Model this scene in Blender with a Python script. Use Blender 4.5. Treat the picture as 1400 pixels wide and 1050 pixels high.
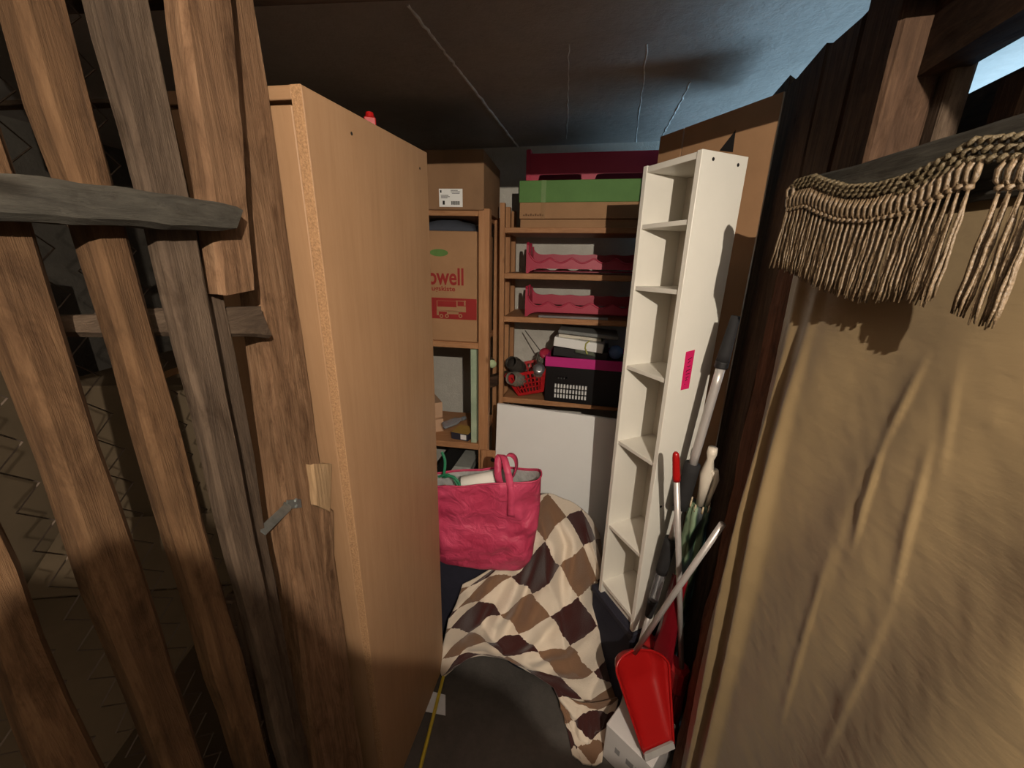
import bpy, bmesh, math, random
from mathutils import Vector, Matrix, noise
random.seed(7)
for o in list(bpy.data.objects): bpy.data.objects.remove(o)
scene = bpy.context.scene
C = scene.collection
PI = math.pi

# ------------------------------------------------------------------ camera
FPX, CAMH = 526.0, 1.65
PITCH, ROLL = math.radians(17.5), math.radians(1.0)
_f = Vector((0, math.cos(PITCH), -math.sin(PITCH)))
_r0 = Vector((1, 0, 0)); _u0 = Vector((0, math.sin(PITCH), math.cos(PITCH)))
_R = _r0*math.cos(ROLL) + _u0*math.sin(ROLL)
_U = _u0*math.cos(ROLL) - _r0*math.sin(ROLL)
CAM = Vector((0, 0, CAMH))
cam_d = bpy.data.cameras.new('camera'); cam = bpy.data.objects.new('camera', cam_d); C.objects.link(cam)
cam_d.sensor_fit = 'HORIZONTAL'; cam_d.sensor_width = 36.0; cam_d.lens = 36.0*FPX/1400.0
cam_d.clip_start = 0.01
M = Matrix((( _R.x, _U.x, -_f.x, 0), (_R.y, _U.y, -_f.y, 0), (_R.z, _U.z, -_f.z, 0), (0, 0, 0, 1)))
cam.matrix_world = Matrix.Translation(CAM) @ M
scene.camera = cam

# ------------------------------------------------------------------ light and exposure
world = bpy.data.worlds.new('world'); scene.world = world; world.use_nodes = True
world.node_tree.nodes['Background'].inputs[0].default_value = (0.35, 0.6, 0.9, 1)
world.node_tree.nodes['Background'].inputs[1].default_value = 0.15
scene.view_settings.view_transform = 'Standard'; scene.view_settings.look = 'None'
scene.view_settings.exposure = -0.35; scene.view_settings.gamma = 1.0
scene.view_settings.use_curve_mapping = False
LAMP = Vector((0.25, -0.50, 1.97)); LAMP_W = 125.0; LAMP_COL = (1.0, 0.88, 0.73)
CEIL = 2.24
# daylight through the cellar window beyond the right-hand partition
WIN = Vector((1.95, 1.35, 1.58))
ad = bpy.data.lights.new('window_daylight', 'AREA'); ad.shape = 'RECTANGLE'; ad.size = 0.95; ad.size_y = 0.6
ad.energy = 36.0; ad.color = (0.42, 0.72, 1.0)
ao = bpy.data.objects.new('window_daylight', ad); C.objects.link(ao)
ao.location = WIN; ao.rotation_euler = (Vector((-1.0, -0.1, 0.35))).to_track_quat('-Z', 'Y').to_euler()

# ------------------------------------------------------------------ pixel helpers (a pixel gives a direction, the plane the distance)
def ray(x, y): return _R*(x-700) - _U*(y-525) + _f*FPX
def atd(x, y, d): v = ray(x, y); return CAM + v*(d/v.y)
def atz(x, y, z): v = ray(x, y); return CAM + v*((z-CAMH)/v.z)
def atx(x, y, X): v = ray(x, y); return CAM + v*(X/v.x)
def onplane(x, y, p, n):
    v = ray(x, y); return CAM + v*((p-CAM).dot(n)/v.dot(n))

# ------------------------------------------------------------------ materials
MATS = {}
def _new(name):
    m = bpy.data.materials.new(name); m.use_nodes = True
    nt = m.node_tree; b = nt.nodes['Principled BSDF']
    return m, nt, b
def N(nt, t, **kw):
    n = nt.nodes.new(t)
    for k, v in kw.items(): setattr(n, k, v)
    return n
def srgb(c):
    return tuple(((x/255)/12.92 if x/255 <= 0.04045 else ((x/255+0.055)/1.055)**2.4) for x in c) + (1,)
def coords(nt, scale, rnd=True):
    tc = N(nt, 'ShaderNodeTexCoord'); mp = N(nt, 'ShaderNodeMapping')
    mp.inputs['Scale'].default_value = scale
    if rnd:
        oi = N(nt, 'ShaderNodeObjectInfo'); mul = N(nt, 'ShaderNodeVectorMath', operation='SCALE')
        comb = N(nt, 'ShaderNodeCombineXYZ')
        for i in range(3): nt.links.new(oi.outputs['Random'], comb.inputs[i])
        nt.links.new(comb.outputs[0], mul.inputs[0]); mul.inputs['Scale'].default_value = 37.0
        add = N(nt, 'ShaderNodeVectorMath', operation='ADD')
        nt.links.new(tc.outputs['Object'], add.inputs[0]); nt.links.new(mul.outputs[0], add.inputs[1])
        nt.links.new(add.outputs[0], mp.inputs['Vector'])
    else: nt.links.new(tc.outputs['Object'], mp.inputs['Vector'])
    return mp.outputs[0]
def nz(nt, vec, scale, detail=6, rough=0.6, dist=0.0):
    n = N(nt, 'ShaderNodeTexNoise'); n.inputs['Scale'].default_value = scale
    n.inputs['Detail'].default_value = detail; n.inputs['Roughness'].default_value = rough
    n.inputs['Distortion'].default_value = dist
    nt.links.new(vec, n.inputs['Vector']); return n.outputs['Fac']
def ramp(nt, fac, stops):
    r = N(nt, 'ShaderNodeValToRGB'); e = r.color_ramp.elements
    e[0].position, e[0].color = stops[0]; e[1].position, e[1].color = stops[-1]
    for p, c in stops[1:-1]:
        k = e.new(p); k.color = c
    nt.links.new(fac, r.inputs[0]); return r.outputs[0]
def mix(nt, fac, a, b, mode='MIX'):
    m = N(nt, 'ShaderNodeMix', data_type='RGBA', blend_type=mode)
    if isinstance(fac, float): m.inputs[0].default_value = fac
    else: nt.links.new(fac, m.inputs[0])
    for i, s in ((6, a), (7, b)):
        if isinstance(s, tuple): m.inputs[i].default_value = s
        else: nt.links.new(s, m.inputs[i])
    return m.outputs[2]
def bump(nt, b, h, strength, dist=0.004):
    bp = N(nt, 'ShaderNodeBump'); bp.inputs['Strength'].default_value = strength
    bp.inputs['Distance'].default_value = dist
    nt.links.new(h, bp.inputs['Height']); nt.links.new(bp.outputs[0], b.inputs['Normal'])
def wood(name, dark, mid, light, axis='z', rough=0.8, grain=1.0, bmp=0.5, dirt=0.6, knots=True):
    k = name+axis
    if k in MATS: return MATS[k]
    m, nt, b = _new(name)
    a, s = 70.0*grain, 4.0*grain
    sc = {'x': (s, a, a), 'y': (a, s, a), 'z': (a, a, s)}[axis]
    g = nz(nt, coords(nt, sc), 1.0, 10, 0.72, 0.35)
    col = ramp(nt, g, [(0.22, srgb(dark)), (0.5, srgb(mid)), (0.80, srgb(light))])
    blot = nz(nt, coords(nt, (5, 5, 5)), 1.0, 4, 0.6)
    dk = ramp(nt, blot, [(0.3, (1-dirt*0.75,)*3+(1,)), (0.62, (1, 1, 1, 1))])
    col = mix(nt, 1.0, col, dk, 'MULTIPLY')
    if knots and dirt > 0.3:      # fine stains and fibres of rough-sawn old timber
        st = nz(nt, coords(nt, {'x': (9, 34, 34), 'y': (34, 9, 34), 'z': (34, 34, 9)}[axis]), 1.0, 8, 0.75, 0.8)
        col = mix(nt, 1.0, col, ramp(nt, st, [(0.34, (0.5, 0.46, 0.42, 1)), (0.52, (1, 1, 1, 1))]), 'MULTIPLY')
    if knots:
        ks = {'x': (5, 11, 11), 'y': (11, 5, 11), 'z': (11, 11, 5)}[axis]
        v = N(nt, 'ShaderNodeTexVoronoi'); v.inputs['Scale'].default_value = 1.0
        nt.links.new(coords(nt, ks), v.inputs['Vector'])
        kr = ramp(nt, v.outputs['Distance'], [(0.04, (0.35, 0.3, 0.25, 1)), (0.11, (1, 1, 1, 1))])
        col = mix(nt, 0.7, col, mix(nt, 1.0, col, kr, 'MULTIPLY'))
    nt.links.new(col, b.inputs['Base Color'])
    b.inputs['Roughness'].default_value = rough
    b.inputs['Specular IOR Level'].default_value = 0.15
    bump(nt, b, g, min(1.0, bmp*1.7), 0.005)
    MATS[k] = m; return m
def plain(name, c, rough=0.6, var=0.12, scale=14, bmp=0.0, spec=0.4, metal=0.0, c2=None, vs=None):
    if name in MATS: return MATS[name]
    m, nt, b = _new(name)
    n = nz(nt, coords(nt, (scale,)*3 if not vs else vs), 1.0, 6, 0.6)
    base = srgb(c)
    lo = srgb(c2) if c2 else tuple(x*(1-var) for x in base[:3])+(1,)
    hi = tuple(min(1, x*(1+var)) for x in base[:3])+(1,)
    nt.links.new(ramp(nt, n, [(0.3, lo), (0.7, hi)]), b.inputs['Base Color'])
    b.inputs['Roughness'].default_value = rough; b.inputs['Specular IOR Level'].default_value = spec
    b.inputs['Metallic'].default_value = metal
    if bmp: bump(nt, b, n, bmp)
    MATS[name] = m; return m
def glass(name, c, rough=0.08):
    if name in MATS: return MATS[name]
    m, nt, b = _new(name)
    b.inputs['Base Color'].default_value = srgb(c); b.inputs['Roughness'].default_value = rough
    b.inputs['Transmission Weight'].default_value = 0.85; b.inputs['IOR'].default_value = 1.3
    MATS[name] = m; return m

W_LATH = lambda a='z': wood('lath_wood', (52, 38, 27), (90, 66, 45), (118, 91, 65), a, bmp=0.55, dirt=0.55)
W_GREY = lambda a='z': wood('weathered_grey_wood', (52, 43, 36), (82, 68, 56), (106, 90, 75), a, bmp=0.6, dirt=0.45)
W_RAIL = lambda a='y': wood('grey_rail_wood', (42, 40, 37), (66, 63, 57), (88, 84, 76), a, bmp=0.6, dirt=0.35)
W_POST = lambda a='z': wood('post_wood', (72, 52, 38), (116, 88, 65), (144, 115, 89), a, bmp=0.5, dirt=0.4)
W_DARK = lambda a='z': wood('dark_old_wood', (48, 36, 28), (80, 60, 46), (108, 84, 64), a, bmp=0.7, dirt=0.6)
W_BARK = lambda a='z': wood('bark_edge_wood', (66, 40, 29), (112, 74, 54), (146, 104, 80), a, bmp=1.0, dirt=0.5, grain=0.6)
W_RACK = lambda a='x': wood('rack_pine', (150, 104, 70), (176, 128, 90), (194, 149, 110), a, bmp=0.12, dirt=0.2, rough=0.55)
W_BEECH = lambda a='z': wood('beech_veneer', (146, 113, 83), (156, 122, 91), (164, 130, 98), a, bmp=0.03, dirt=0.1, rough=0.45, grain=0.8, knots=False)
W_PALE = lambda a='z': wood('pale_bare_wood', (120, 96, 70), (158, 130, 98), (182, 154, 120), a, bmp=0.5, dirt=0.3)
CHIP = plain('raw_chipboard_edge', (160, 124, 90), 0.85, 0.3, 260, 0.5, 0.2)
CONC = None
def concrete(name, c1, c2, scale=3.0, bmp=0.4, rough=0.85):
    m, nt, b = _new(name)
    v = coords(nt, (1, 1, 1), False)
    n1 = nz(nt, v, scale, 8, 0.65); n2 = nz(nt, v, scale*14, 6, 0.7)
    col = mix(nt, 0.25, ramp(nt, n1, [(0.3, srgb(c1)), (0.7, srgb(c2))]), ramp(nt, n2, [(0.3, srgb(c1)), (0.7, srgb(c2))]))
    nt.links.new(col, b.inputs['Base Color']); b.inputs['Roughness'].default_value = rough
    ad_ = N(nt, 'ShaderNodeMath', operation='ADD'); nt.links.new(n1, ad_.inputs[0]); nt.links.new(n2, ad_.inputs[1])
    bump(nt, b, ad_.outputs[0], bmp, 0.008)
    return m
CEILM = concrete('ceiling_concrete', (156, 149, 142), (190, 182, 174), 2.0, 0.5)
FLOORM = concrete('floor_concrete', (46, 43, 41), (88, 83, 78), 3.2, 0.3, 0.75)
PLASTER = concrete('white_plaster', (190, 186, 176), (216, 212, 202), 6.0, 0.5)
OLDWALL = concrete('old_cellar_wall', (84, 79, 72), (112, 106, 97), 5.0, 0.5)
SEAM = plain('formwork_ridge', (236, 232, 226), 0.9, 0.2, 30)
CARD = plain('cardboard', (164, 126, 92), 0.8, 0.08, 9, 0.0, 0.2)
CARD2 = plain('cardboard_dull', (140, 108, 80), 0.85, 0.1, 9, 0.0, 0.2)
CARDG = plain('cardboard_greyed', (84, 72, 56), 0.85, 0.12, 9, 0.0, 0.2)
WHITE = plain('white_melamine', (226, 222, 212), 0.4, 0.03, 6, 0.0, 0.5)
WHITE2 = plain('white_fibreboard', (238, 238, 236), 0.4, 0.02, 6)
RED = plain('red_plastic', (158, 20, 20), 0.3, 0.05, 10, 0.0, 0.5)
DRED = plain('dark_red_plastic', (150, 22, 26), 0.35, 0.1, 10, 0.0, 0.5)
ROSE = plain('raspberry_plastic', (170, 44, 70), 0.45, 0.05, 10, 0.0, 0.4)
GREYM = plain('grey_aluminium', (176, 176, 178), 0.35, 0.06, 20, 0.0, 0.5, 0.5)
STEEL = plain('galvanised_steel', (140, 144, 142), 0.4, 0.2, 60, 0.1, 0.5, 0.8)
BLACK = plain('black_rubber', (26, 25, 26), 0.6, 0.1, 30)
NAVY = plain('navy_fabric', (34, 34, 48), 0.9, 0.15, 40, 0.1)
DARKP = plain('dark_paint', (24, 20, 18), 0.8)

# ------------------------------------------------------------------ object helpers
def base_of(p):
    b = Vector((0, 0, 0))
    while p is not None: b += p.location; p = p.parent
    return b
def tag(o, label=None, cat=None, group=None, kind=None):
    if label: o['label'] = label
    if cat: o['category'] = cat
    if group: o['group'] = group
    if kind: o['kind'] = kind
    return o
def thing(name, loc, label, cat, group=None):
    o = bpy.data.objects.new(name, None); C.objects.link(o); o.empty_display_size = 0.05
    o.location = loc
    return tag(o, label, cat, group)
def mesh(name, verts, faces, mat, parent=None, smooth=False, mats=None, fmat=None, uv=None):
    vs = [Vector(v) for v in verts]
    if parent is not None: org = base_of(parent)
    else:
        xs = [v.x for v in vs]; ys = [v.y for v in vs]; zs = [v.z for v in vs]
        org = Vector(((min(xs)+max(xs))/2, (min(ys)+max(ys))/2, min(zs)))
    me = bpy.data.meshes.new(name)
    me.from_pydata([v-org for v in vs], [], faces); me.update()
    bm = bmesh.new(); bm.from_mesh(me); bmesh.ops.recalc_face_normals(bm, faces=bm.faces); bm.to_mesh(me); bm.free()
    for m_ in (mats or [mat]): me.materials.append(m_)
    if fmat:
        for p, i in zip(me.polygons, fmat): p.material_index = i
    if smooth:
        for p in me.polygons: p.use_smooth = True
    if uv:
        l = me.uv_layers.new(name='uv')
        for lp in me.loops: l.data[lp.index].uv = uv[lp.vertex_index]
    o = bpy.data.objects.new(name, me); C.objects.link(o)
    if parent is not None: o.parent = parent
    else: o.location = org
    return o
class MB:
    def __init__(s): s.v = []; s.f = []
    def add(s, v, f):
        n = len(s.v); s.v += [Vector(a) for a in v]; s.f += [tuple(i+n for i in q) for q in f]; return s
    def hexa(s, p):   # p: 8 points, bottom ring 0-3 then top ring 4-7
        return s.add(p, [(0, 1, 2, 3), (4, 7, 6, 5), (0, 4, 5, 1), (1, 5, 6, 2), (2, 6, 7, 3), (3, 7, 4, 0)])
    def box(s, fr, x0, x1, y0, y1, z0, z1, bev=0.0):
        if bev <= 0:
            return s.hexa([fr(x, y, z) for z in (z0, z1) for x, y in ((x0, y0), (x1, y0), (x1, y1), (x0, y1))])
        bm = bmesh.new(); bmesh.ops.create_cube(bm, size=1)
        for v in bm.verts: v.co = Vector((x0+(v.co.x+.5)*(x1-x0), y0+(v.co.y+.5)*(y1-y0), z0+(v.co.z+.5)*(z1-z0)))
        bmesh.ops.bevel(bm, geom=bm.edges[:], offset=bev, segments=1, affect='EDGES')
        bm.verts.index_update()
        s.add([fr(*v.co) for v in bm.verts], [tuple(v.index for v in f.verts) for f in bm.faces]); bm.free(); return s
    def tube(s, pts, r, seg=10, cap=True, flat=None):
        pts = [Vector(p) for p in pts]; n = len(pts)
        rs = r if isinstance(r, (list, tuple)) else [r]*n
        vs = []; prev = None
        for i, p in enumerate(pts):
            t = (pts[min(i+1, n-1)]-pts[max(i-1, 0)]).normalized()
            if prev is None:
                a = Vector((0, 0, 1)) if abs(t.z) < 0.9 else Vector((1, 0, 0))
                u = t.cross(a).normalized()
            else: u = (prev - t*prev.dot(t)).normalized()
            prev = u; w = t.cross(u)
            for k in range(seg):
                an = 2*PI*k/seg
                vs.append(p + (u*math.cos(an) + w*math.sin(an))*rs[i])
        fs = []
        for i in range(n-1):
            for k in range(seg):
                a = i*seg+k; b = i*seg+(k+1) % seg
                fs.append((a, b, b+seg, a+seg))
        if cap: fs += [tuple(range(seg-1, -1, -1)), tuple(range((n-1)*seg, n*seg))]
        return s.add(vs, fs)
    def lathe(s, prof, o, ax, seg=20):
        o = Vector(o); ax = Vector(ax).normalized()
        a = Vector((0, 0, 1)) if abs(ax.z) < 0.9 else Vector((1, 0, 0))
        u = ax.cross(a).normalized(); w = ax.cross(u); vs = []; fs = []
        for r, h in prof:
            for k in range(seg):
                an = 2*PI*k/seg; vs.append(o + ax*h + (u*math.cos(an)+w*math.sin(an))*r)
        for i in range(len(prof)-1):
            for k in range(seg):
                p = i*seg+k; q = i*seg+(k+1) % seg; fs.append((p, q, q+seg, p+seg))
        return s.add(vs, fs)
    def ribbon(s, pts, side, w, t=0.003):
        # flat strip along pts; side = list of (or one) width directions
        n = len(pts); vs = []
        for i, p in enumerate(pts):
            p = Vector(p); sd = Vector(side[i] if isinstance(side, list) else side).normalized()
            tg = (Vector(pts[min(i+1, n-1)])-Vector(pts[max(i-1, 0)])).normalized()
            nn = tg.cross(sd).normalized(); ww = w[i] if isinstance(w, list) else w
            vs += [p-sd*ww/2-nn*t/2, p+sd*ww/2-nn*t/2, p+sd*ww/2+nn*t/2, p-sd*ww/2+nn*t/2]
        fs = []
        for i in range(n-1):
            for k in range(4):
                a = 4*i+k; b = 4*i+(k+1) % 4; fs.append((a, b, b+4, a+4))
        fs += [(3, 2, 1, 0), (4*n-4, 4*n-3, 4*n-2, 4*n-1)]
        return s.add(vs, fs)
    def build(s, name, mat, parent=None, smooth=False): return mesh(name, s.v, s.f, mat, parent, smooth)
def frame(o, yaw=0.0, lean=0.0, side=0.0):
    o = Vector(o); Mx = Matrix.Rotation(yaw, 3, 'Z') @ Matrix.Rotation(side, 3, 'Y') @ Matrix.Rotation(lean, 3, 'X')
    f = lambda x, y, z: o + Mx @ Vector((x, y, z))
    f.o = o; f.M = Mx; return f
WF = frame((0, 0, 0))
def inv(fr, p): return fr.M.transposed() @ (Vector(p)-fr.o)
def px_on(fr, x, y, ly):
    """pixel -> local (x, z) on the plane local y = ly of a frame"""
    p = onplane(x, y, fr(0, ly, 0), fr.M @ Vector((0, 1, 0))); q = inv(fr, p); return q.x, q.z
def plank(name, front, depth, mat, parent=None, n=26, jit=0.003, rag=0.0, seed=None):
    """rough timber: front = TL,TR,BR,BL corners of the face seen, depth = vector into the timber"""
    sd = random.random()*100 if seed is None else seed
    TL, TR, BR, BL = [Vector(p) for p in front]; depth = Vector(depth); vs = []; fs = []
    dn = depth.normalized(); ch = min(0.006, depth.length*0.2)
    for i in range(n+1):
        t = i/n; a = TL.lerp(BL, t); b = TR.lerp(BR, t); w = (b-a); wl = w.length; w = w.normalized()
        j = lambda k, s=1.0: noise.noise(Vector((sd+k*7.3, t*wl*0 + (TL-BL).length*t*5.0, k)))*jit*2*s + noise.noise(Vector((sd+k*3.1, (TL-BL).length*t*26.0, k)))*jit*s
        a2 = a + w*j(1); b2 = b + w*j(2); c0 = depth
        ring = [a2+dn*(ch+j(3, .4)), a2+w*ch+dn*j(4, .5), b2-w*ch+dn*j(5, .5), b2+dn*(ch+j(6, .4)),
                b2+depth-dn*ch, b2-w*ch+depth, a2+w*ch+depth, a2+depth-dn*ch]
        if rag and i in (0, n):
            d = (TL-BL).normalized()*(1 if i == 0 else -1)
            ring = [p + d*rag*noise.noise(Vector((sd, k*1.7, i)))*1.6 for k, p in enumerate(ring)]
        vs += ring
    for i in range(n):
        for k in range(8):
            p = 8*i+k; q = 8*i+(k+1) % 8; fs.append((p, q, q+8, p+8))
    fs += [tuple(range(7, -1, -1)), tuple(range(8*n, 8*n+8))]
    return mesh(name, vs, fs, mat, parent)
def text(name, body, size, fr3, mat, parent, extr=0.0004, offset=0.0, sx=1.0):
    """fr3(u, v) -> world point on the surface; printed lettering as thin raised mesh"""
    cu = bpy.data.curves.new(name, 'FONT'); cu.body = body; cu.size = size; cu.offset = offset; cu.resolution_u = 3
    ob = bpy.data.objects.new(name, cu); C.objects.link(ob)
    dg = bpy.context.evaluated_depsgraph_get(); me = ob.evaluated_get(dg).to_mesh()
    vs = [fr3(v.co.x*sx, v.co.y) for v in me.vertices]; fs = [tuple(p.vertices) for p in me.polygons]
    ob.evaluated_get(dg).to_mesh_clear(); bpy.data.objects.remove(ob); bpy.data.curves.remove(cu)
    return mesh(name, vs, fs, mat, parent)
def struct(o): o['kind'] = 'structure'; return o

# ------------------------------------------------------------------ the setting
YAW = math.radians(-11)                       # the building is turned a little against the camera
BW = frame((-0.10, 2.36, 0), YAW)
X0, X1, Y0 = -2.3, 2.0, -1.3
def slab(name, fr, a, mat): return struct(MB().box(fr, *a).build(name, mat))
slab('floor', WF, (X0, X1, Y0, 3.4, -0.1, 0.0), FLOORM)
ceil = slab('ceiling', WF, (X0, X1, Y0, 3.4, CEIL, CEIL+0.12), CEILM)
slab('wall_back', BW, (-2.3, 2.2, 0.0, 0.12, 0, CEIL), PLASTER)
slab('wall_front', WF, (X0, X1, Y0-0.1, Y0, 0, CEIL), OLDWALL)
slab('wall_left', WF, (X0-0.1, X0, Y0, 3.4, 0, CEIL), OLDWALL)
wr = MB().box(WF, X1, X1+0.1, Y0, 0.85, 0, CEIL).box(WF, X1, X1+0.1, 1.85, 3.4, 0, CEIL).box(WF, X1, X1+0.1, 0.85, 1.85, 0, 1.25).box(WF, X1, X1+0.1, 0.85, 1.85, 1.92, CEIL)
struct(wr.build('wall_right', OLDWALL))
wf = MB()
for a in ((.85, .89, 1.25, 1.92), (1.81, 1.85, 1.25, 1.92), (.89, 1.81, 1.25, 1.29), (.89, 1.81, 1.88, 1.92), (1.33, 1.37, 1.29, 1.88)):
    wf.box(WF, X1+0.02, X1+0.07, *a)
struct(wf.build('window_1', WHITE))
# thin ridges left on the ceiling by the formwork boards
for (a, b, w) in (((557, 6), (640, 112), 0.010), ((640, 112), (712, 205), 0.012), ((945, 112), (906, 186), 0.007), ((778, 60), (775, 190), 0.004), ((886, 60), (868, 205), 0.005)):
    p = atz(*a, CEIL); q = atz(*b, CEIL); m_ = MB()
    pts = [p.lerp(q, i/24) + Vector((noise.noise(Vector((i*.9, w*900, 0)))*0.006, 0, 0.001)) for i in range(25)]
    m_.tube(pts, [w*(0.5+0.35*noise.noise(Vector((i*1.3, 4, w*500)))) for i in range(25)], 6)
    m_.build('formwork_ridge', SEAM, ceil)

# lintel beam over the doorway
lp = [atz(-60, 26, 2.0), atz(640, -3, 2.0)]
d0 = (lp[1]-lp[0]).normalized(); e = Vector((0, 0, 1)); lz = 2.0
A = lp[0]; B = lp[0]+d0*1.75
lt = plank('lintel_beam', [A+e*.239, B+e*.239, B, A], Vector((-d0.y, d0.x, 0))*-0.09, W_DARK('x'), None, 4, 0.002)
tag(lt, 'dark timber beam above the doorway close under the ceiling', 'beam')

# ------------------------------------------------------------------ left: slatted gate, its post, wire and the boxes behind
NL = Vector((1, -0.19, 0)).normalized()
def onL(x, y, off=0.0): return onplane(x, y, Vector((-0.45, 0, 0))-NL*off, NL)
IN = -NL
def edge_at(a, b, z, off):
    p = onL(*a, off); q = onL(*b, off); t = (z-p.z)/(q.z-p.z); return p.lerp(q, t)
gate = thing('slatted_partition', (-0.38, 0.42, 0), 'partition of rough upright wooden slats with grey cross rail beside the wardrobe', 'partition')
def slat(FL, FR, zt, zb, th, mat, off=0.0, parent=gate, name='slat', rag=0.0, jit=0.0022, n=30):
    return plank(name, [edge_at(*FL, zt, off), edge_at(*FR, zt, off), edge_at(*FR, zb, off), edge_at(*FL, zb, off)], IN*th, mat, parent, n, jit, rag)
TOPZ = 2.20
slat(((-60, 711), (60, 1050)), ((0, 711), (146, 1050)), TOPZ, 0.03, 0.03, W_LATH())
slat(((25, 500), (226, 1050)), ((53, 312), (287, 1050)), TOPZ, 0.03, 0.03, W_LATH())
slat(((46, 60), (213, 630)), ((97, 0), (280, 690)), TOPZ, 0.03, 0.03, W_LATH())
slat(((136, 0), (380, 1000)), ((207, 0), (405, 1000)), TOPZ, 0.03, 0.022, W_GREY())
slat(((250, 0), (303, 397)), ((322, 0), (354, 397)), TOPZ, onL(330, 399).z, 0.03, W_POST(), rag=0.004)
slat(((290, 560), (392, 1050)), ((297, 345), (425, 1050)), 1.70, 0.03, 0.02, W_GREY(), 0.028)
# grey rail across the front
q = [onL(0, 230, -0.03), onL(336, 282, -0.03), onL(312, 316, -0.03), onL(0, 297, -0.03)]
d = (q[1]-q[0]); TLx = q[0]-d*0.75; BLx = q[3]-(q[2]-q[3])*0.75
plank('rail', [TLx, BLx, q[2], q[1]], IN*0.029, W_RAIL('y'), gate, 30, 0.003, 0.012)
# rail behind the slats
q = [onL(60, 436, 0.031), onL(358, 418, 0.031), onL(371, 463, 0.031), onL(60, 462, 0.031)]
plank('rail', [q[0], q[3], q[2], q[1]], IN*0.024, W_GREY('y'), gate, 20, 0.003, 0.008)
q = [onL(-40, 138, 0.2), onL(170, 132, 0.2), onL(172, 147, 0.2), onL(-40, 153, 0.2)]
plank('rail', [q[0], q[3], q[2], q[1]], IN*0.03, W_GREY('y'), gate, 14, 0.002)
# chain-link wire stapled behind the slats
wm = MB()
offw = 0.085
YY0, YY1, Z0, Z1, cell = 0.10, 0.60, 0.25, 1.96, 0.036
nst = int((YY1-YY0)/cell)
for i in range(nst):
    for sgn in (0,):
        pts = []
        nz_ = int((Z1-Z0)/(cell*0.62))
        for k in range(nz_+1):
            y = YY0 + cell*(i + (0.52 if k % 2 else -0.02) + 0.5*(0))
            pts.append(Vector((-0.45-offw+0.19*y + (0.002 if k % 2 else -0.002) + 0.01*noise.noise(Vector((y*4, k*.2, 0))), y, Z0+k*cell*0.62)))
        wm.tube(pts, 0.0011, 3, False)
        pts2 = [p + Vector((0.003, cell*(0.5 if k % 2 == 0 else -0.5), 0)) for k, p in enumerate(pts)]
wmo = tag(wm.build('wire_mesh', plain('rusty_wire', (70, 58, 48), .7), gate), kind='stuff')
# door post with hasp and splintered block
PO = 0.056
post = thing('door_post', (onL(470, 900, PO).x-0.02, onL(470, 900, PO).y, 0), 'reddish rough wooden door post with a bent metal hasp in front of the wardrobe', 'post')
slat(((315, 60), (428, 1010)), ((367, 110), (499, 1050)), TOPZ, 0.0, 0.045, W_POST(), PO, post, 'post', 0, 0.002, 36)
blk = plank('splintered_block', [onL(427, 636, PO-.014), onL(454, 634, PO-.014), onL(453, 700, PO-.010), onL(431, 690, PO-.010)], IN*0.02, W_PALE(), post, 14, 0.003, 0.006)
blk2 = plank('splinter', [onL(440, 692, PO-.008), onL(457, 698, PO-.008), onL(459, 776, PO-.003), onL(446, 784, PO-.003)], IN*0.02, W_POST(), post, 14, 0.003, 0.006)
tag(blk, 'pale splintered wood block')
hs = MB()
h = [onL(x, y, PO) for x, y in ((411, 684), (392, 690), (391, 690), (357, 725))]
hs.ribbon([onL(411, 688, PO-.003), onL(393, 690, PO-.003)], [Vector((0, 0.1, 1))]*2, 0.017, 0.003)
pA = onL(393, 690, PO-.003)
pE = onL(358, 727, PO-.030)
sdh = (pE-pA).cross(CAM-pA).normalized(); sdh.z = abs(sdh.z)
hs.ribbon([pA, pA.lerp(pE, .12)+NL*.004, pE], [sdh]*3, 0.015, 0.003)
hsp = hs.build('hasp', STEEL, post); tag(hsp, 'bent galvanised metal hasp')
mm = MB()
for x, y in ((404, 684), (405, 692)): mm.lathe([(0.0, 0.004), (0.003, 0.0035), (0.004, 0.0)], onL(x, y, PO-.004), NL, 8)
mm.build('screw', STEEL, hsp)
# cardboard boxes and boards stored beyond the slats
def carton(name, loc, size, yaw, mat, label, open_=False, group=None, lean=0.0):
    t = thing(name, loc, label, 'box', group); fr = frame(loc, yaw, lean); w, dd, hh = size
    MB().box(fr, -w/2, w/2, -dd/2, dd/2, 0, hh, 0.003).build('body', mat, t)
    if open_:
        for s in (-1, 1):
            m_ = MB(); a = fr(-w/2, s*dd/2, hh); b = fr(w/2, s*dd/2, hh); up = Vector((0, 0, 1)); out = fr.M @ Vector((0, s, 0))
            k = (out*0.8+up*0.55).normalized()*dd*0.42; th = up*0.003
            m_.hexa([a, b, b+th, a+th, a+k, b+k, b+k+th, a+k+th]).build('flap', mat, t)
    else:
        MB().box(fr, -0.024, 0.024, -dd/2-0.0006, dd/2+0.0006, hh*0.75, hh+0.0008).build('tape', plain('parcel_tape', (150, 112, 70), 0.3, 0.05), t)
    return t
carton('carton', (-0.86, 0.50, 0), (0.46, 0.42, 0.90), 0.12, CARDG, 'greyish open cardboard carton with raised flaps standing behind the slatted partition', True)
carton('carton', (-0.93, 1.08, 0), (0.42, 0.44, 0.80), -0.08, CARDG, 'plain cardboard carton on the floor behind the slats next to the wardrobe', False)
carton('carton', (-0.93, 1.08, 0.801), (0.40, 0.40, 0.55), 0.1, CARDG, 'taped cardboard carton stacked on another carton behind the wire mesh', False)
carton('carton', (-1.42, 0.55, 0), (0.45, 0.8, 1.70), 0.0, CARDG, 'very tall cardboard carton far behind the slats and wire mesh', False)
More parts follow.
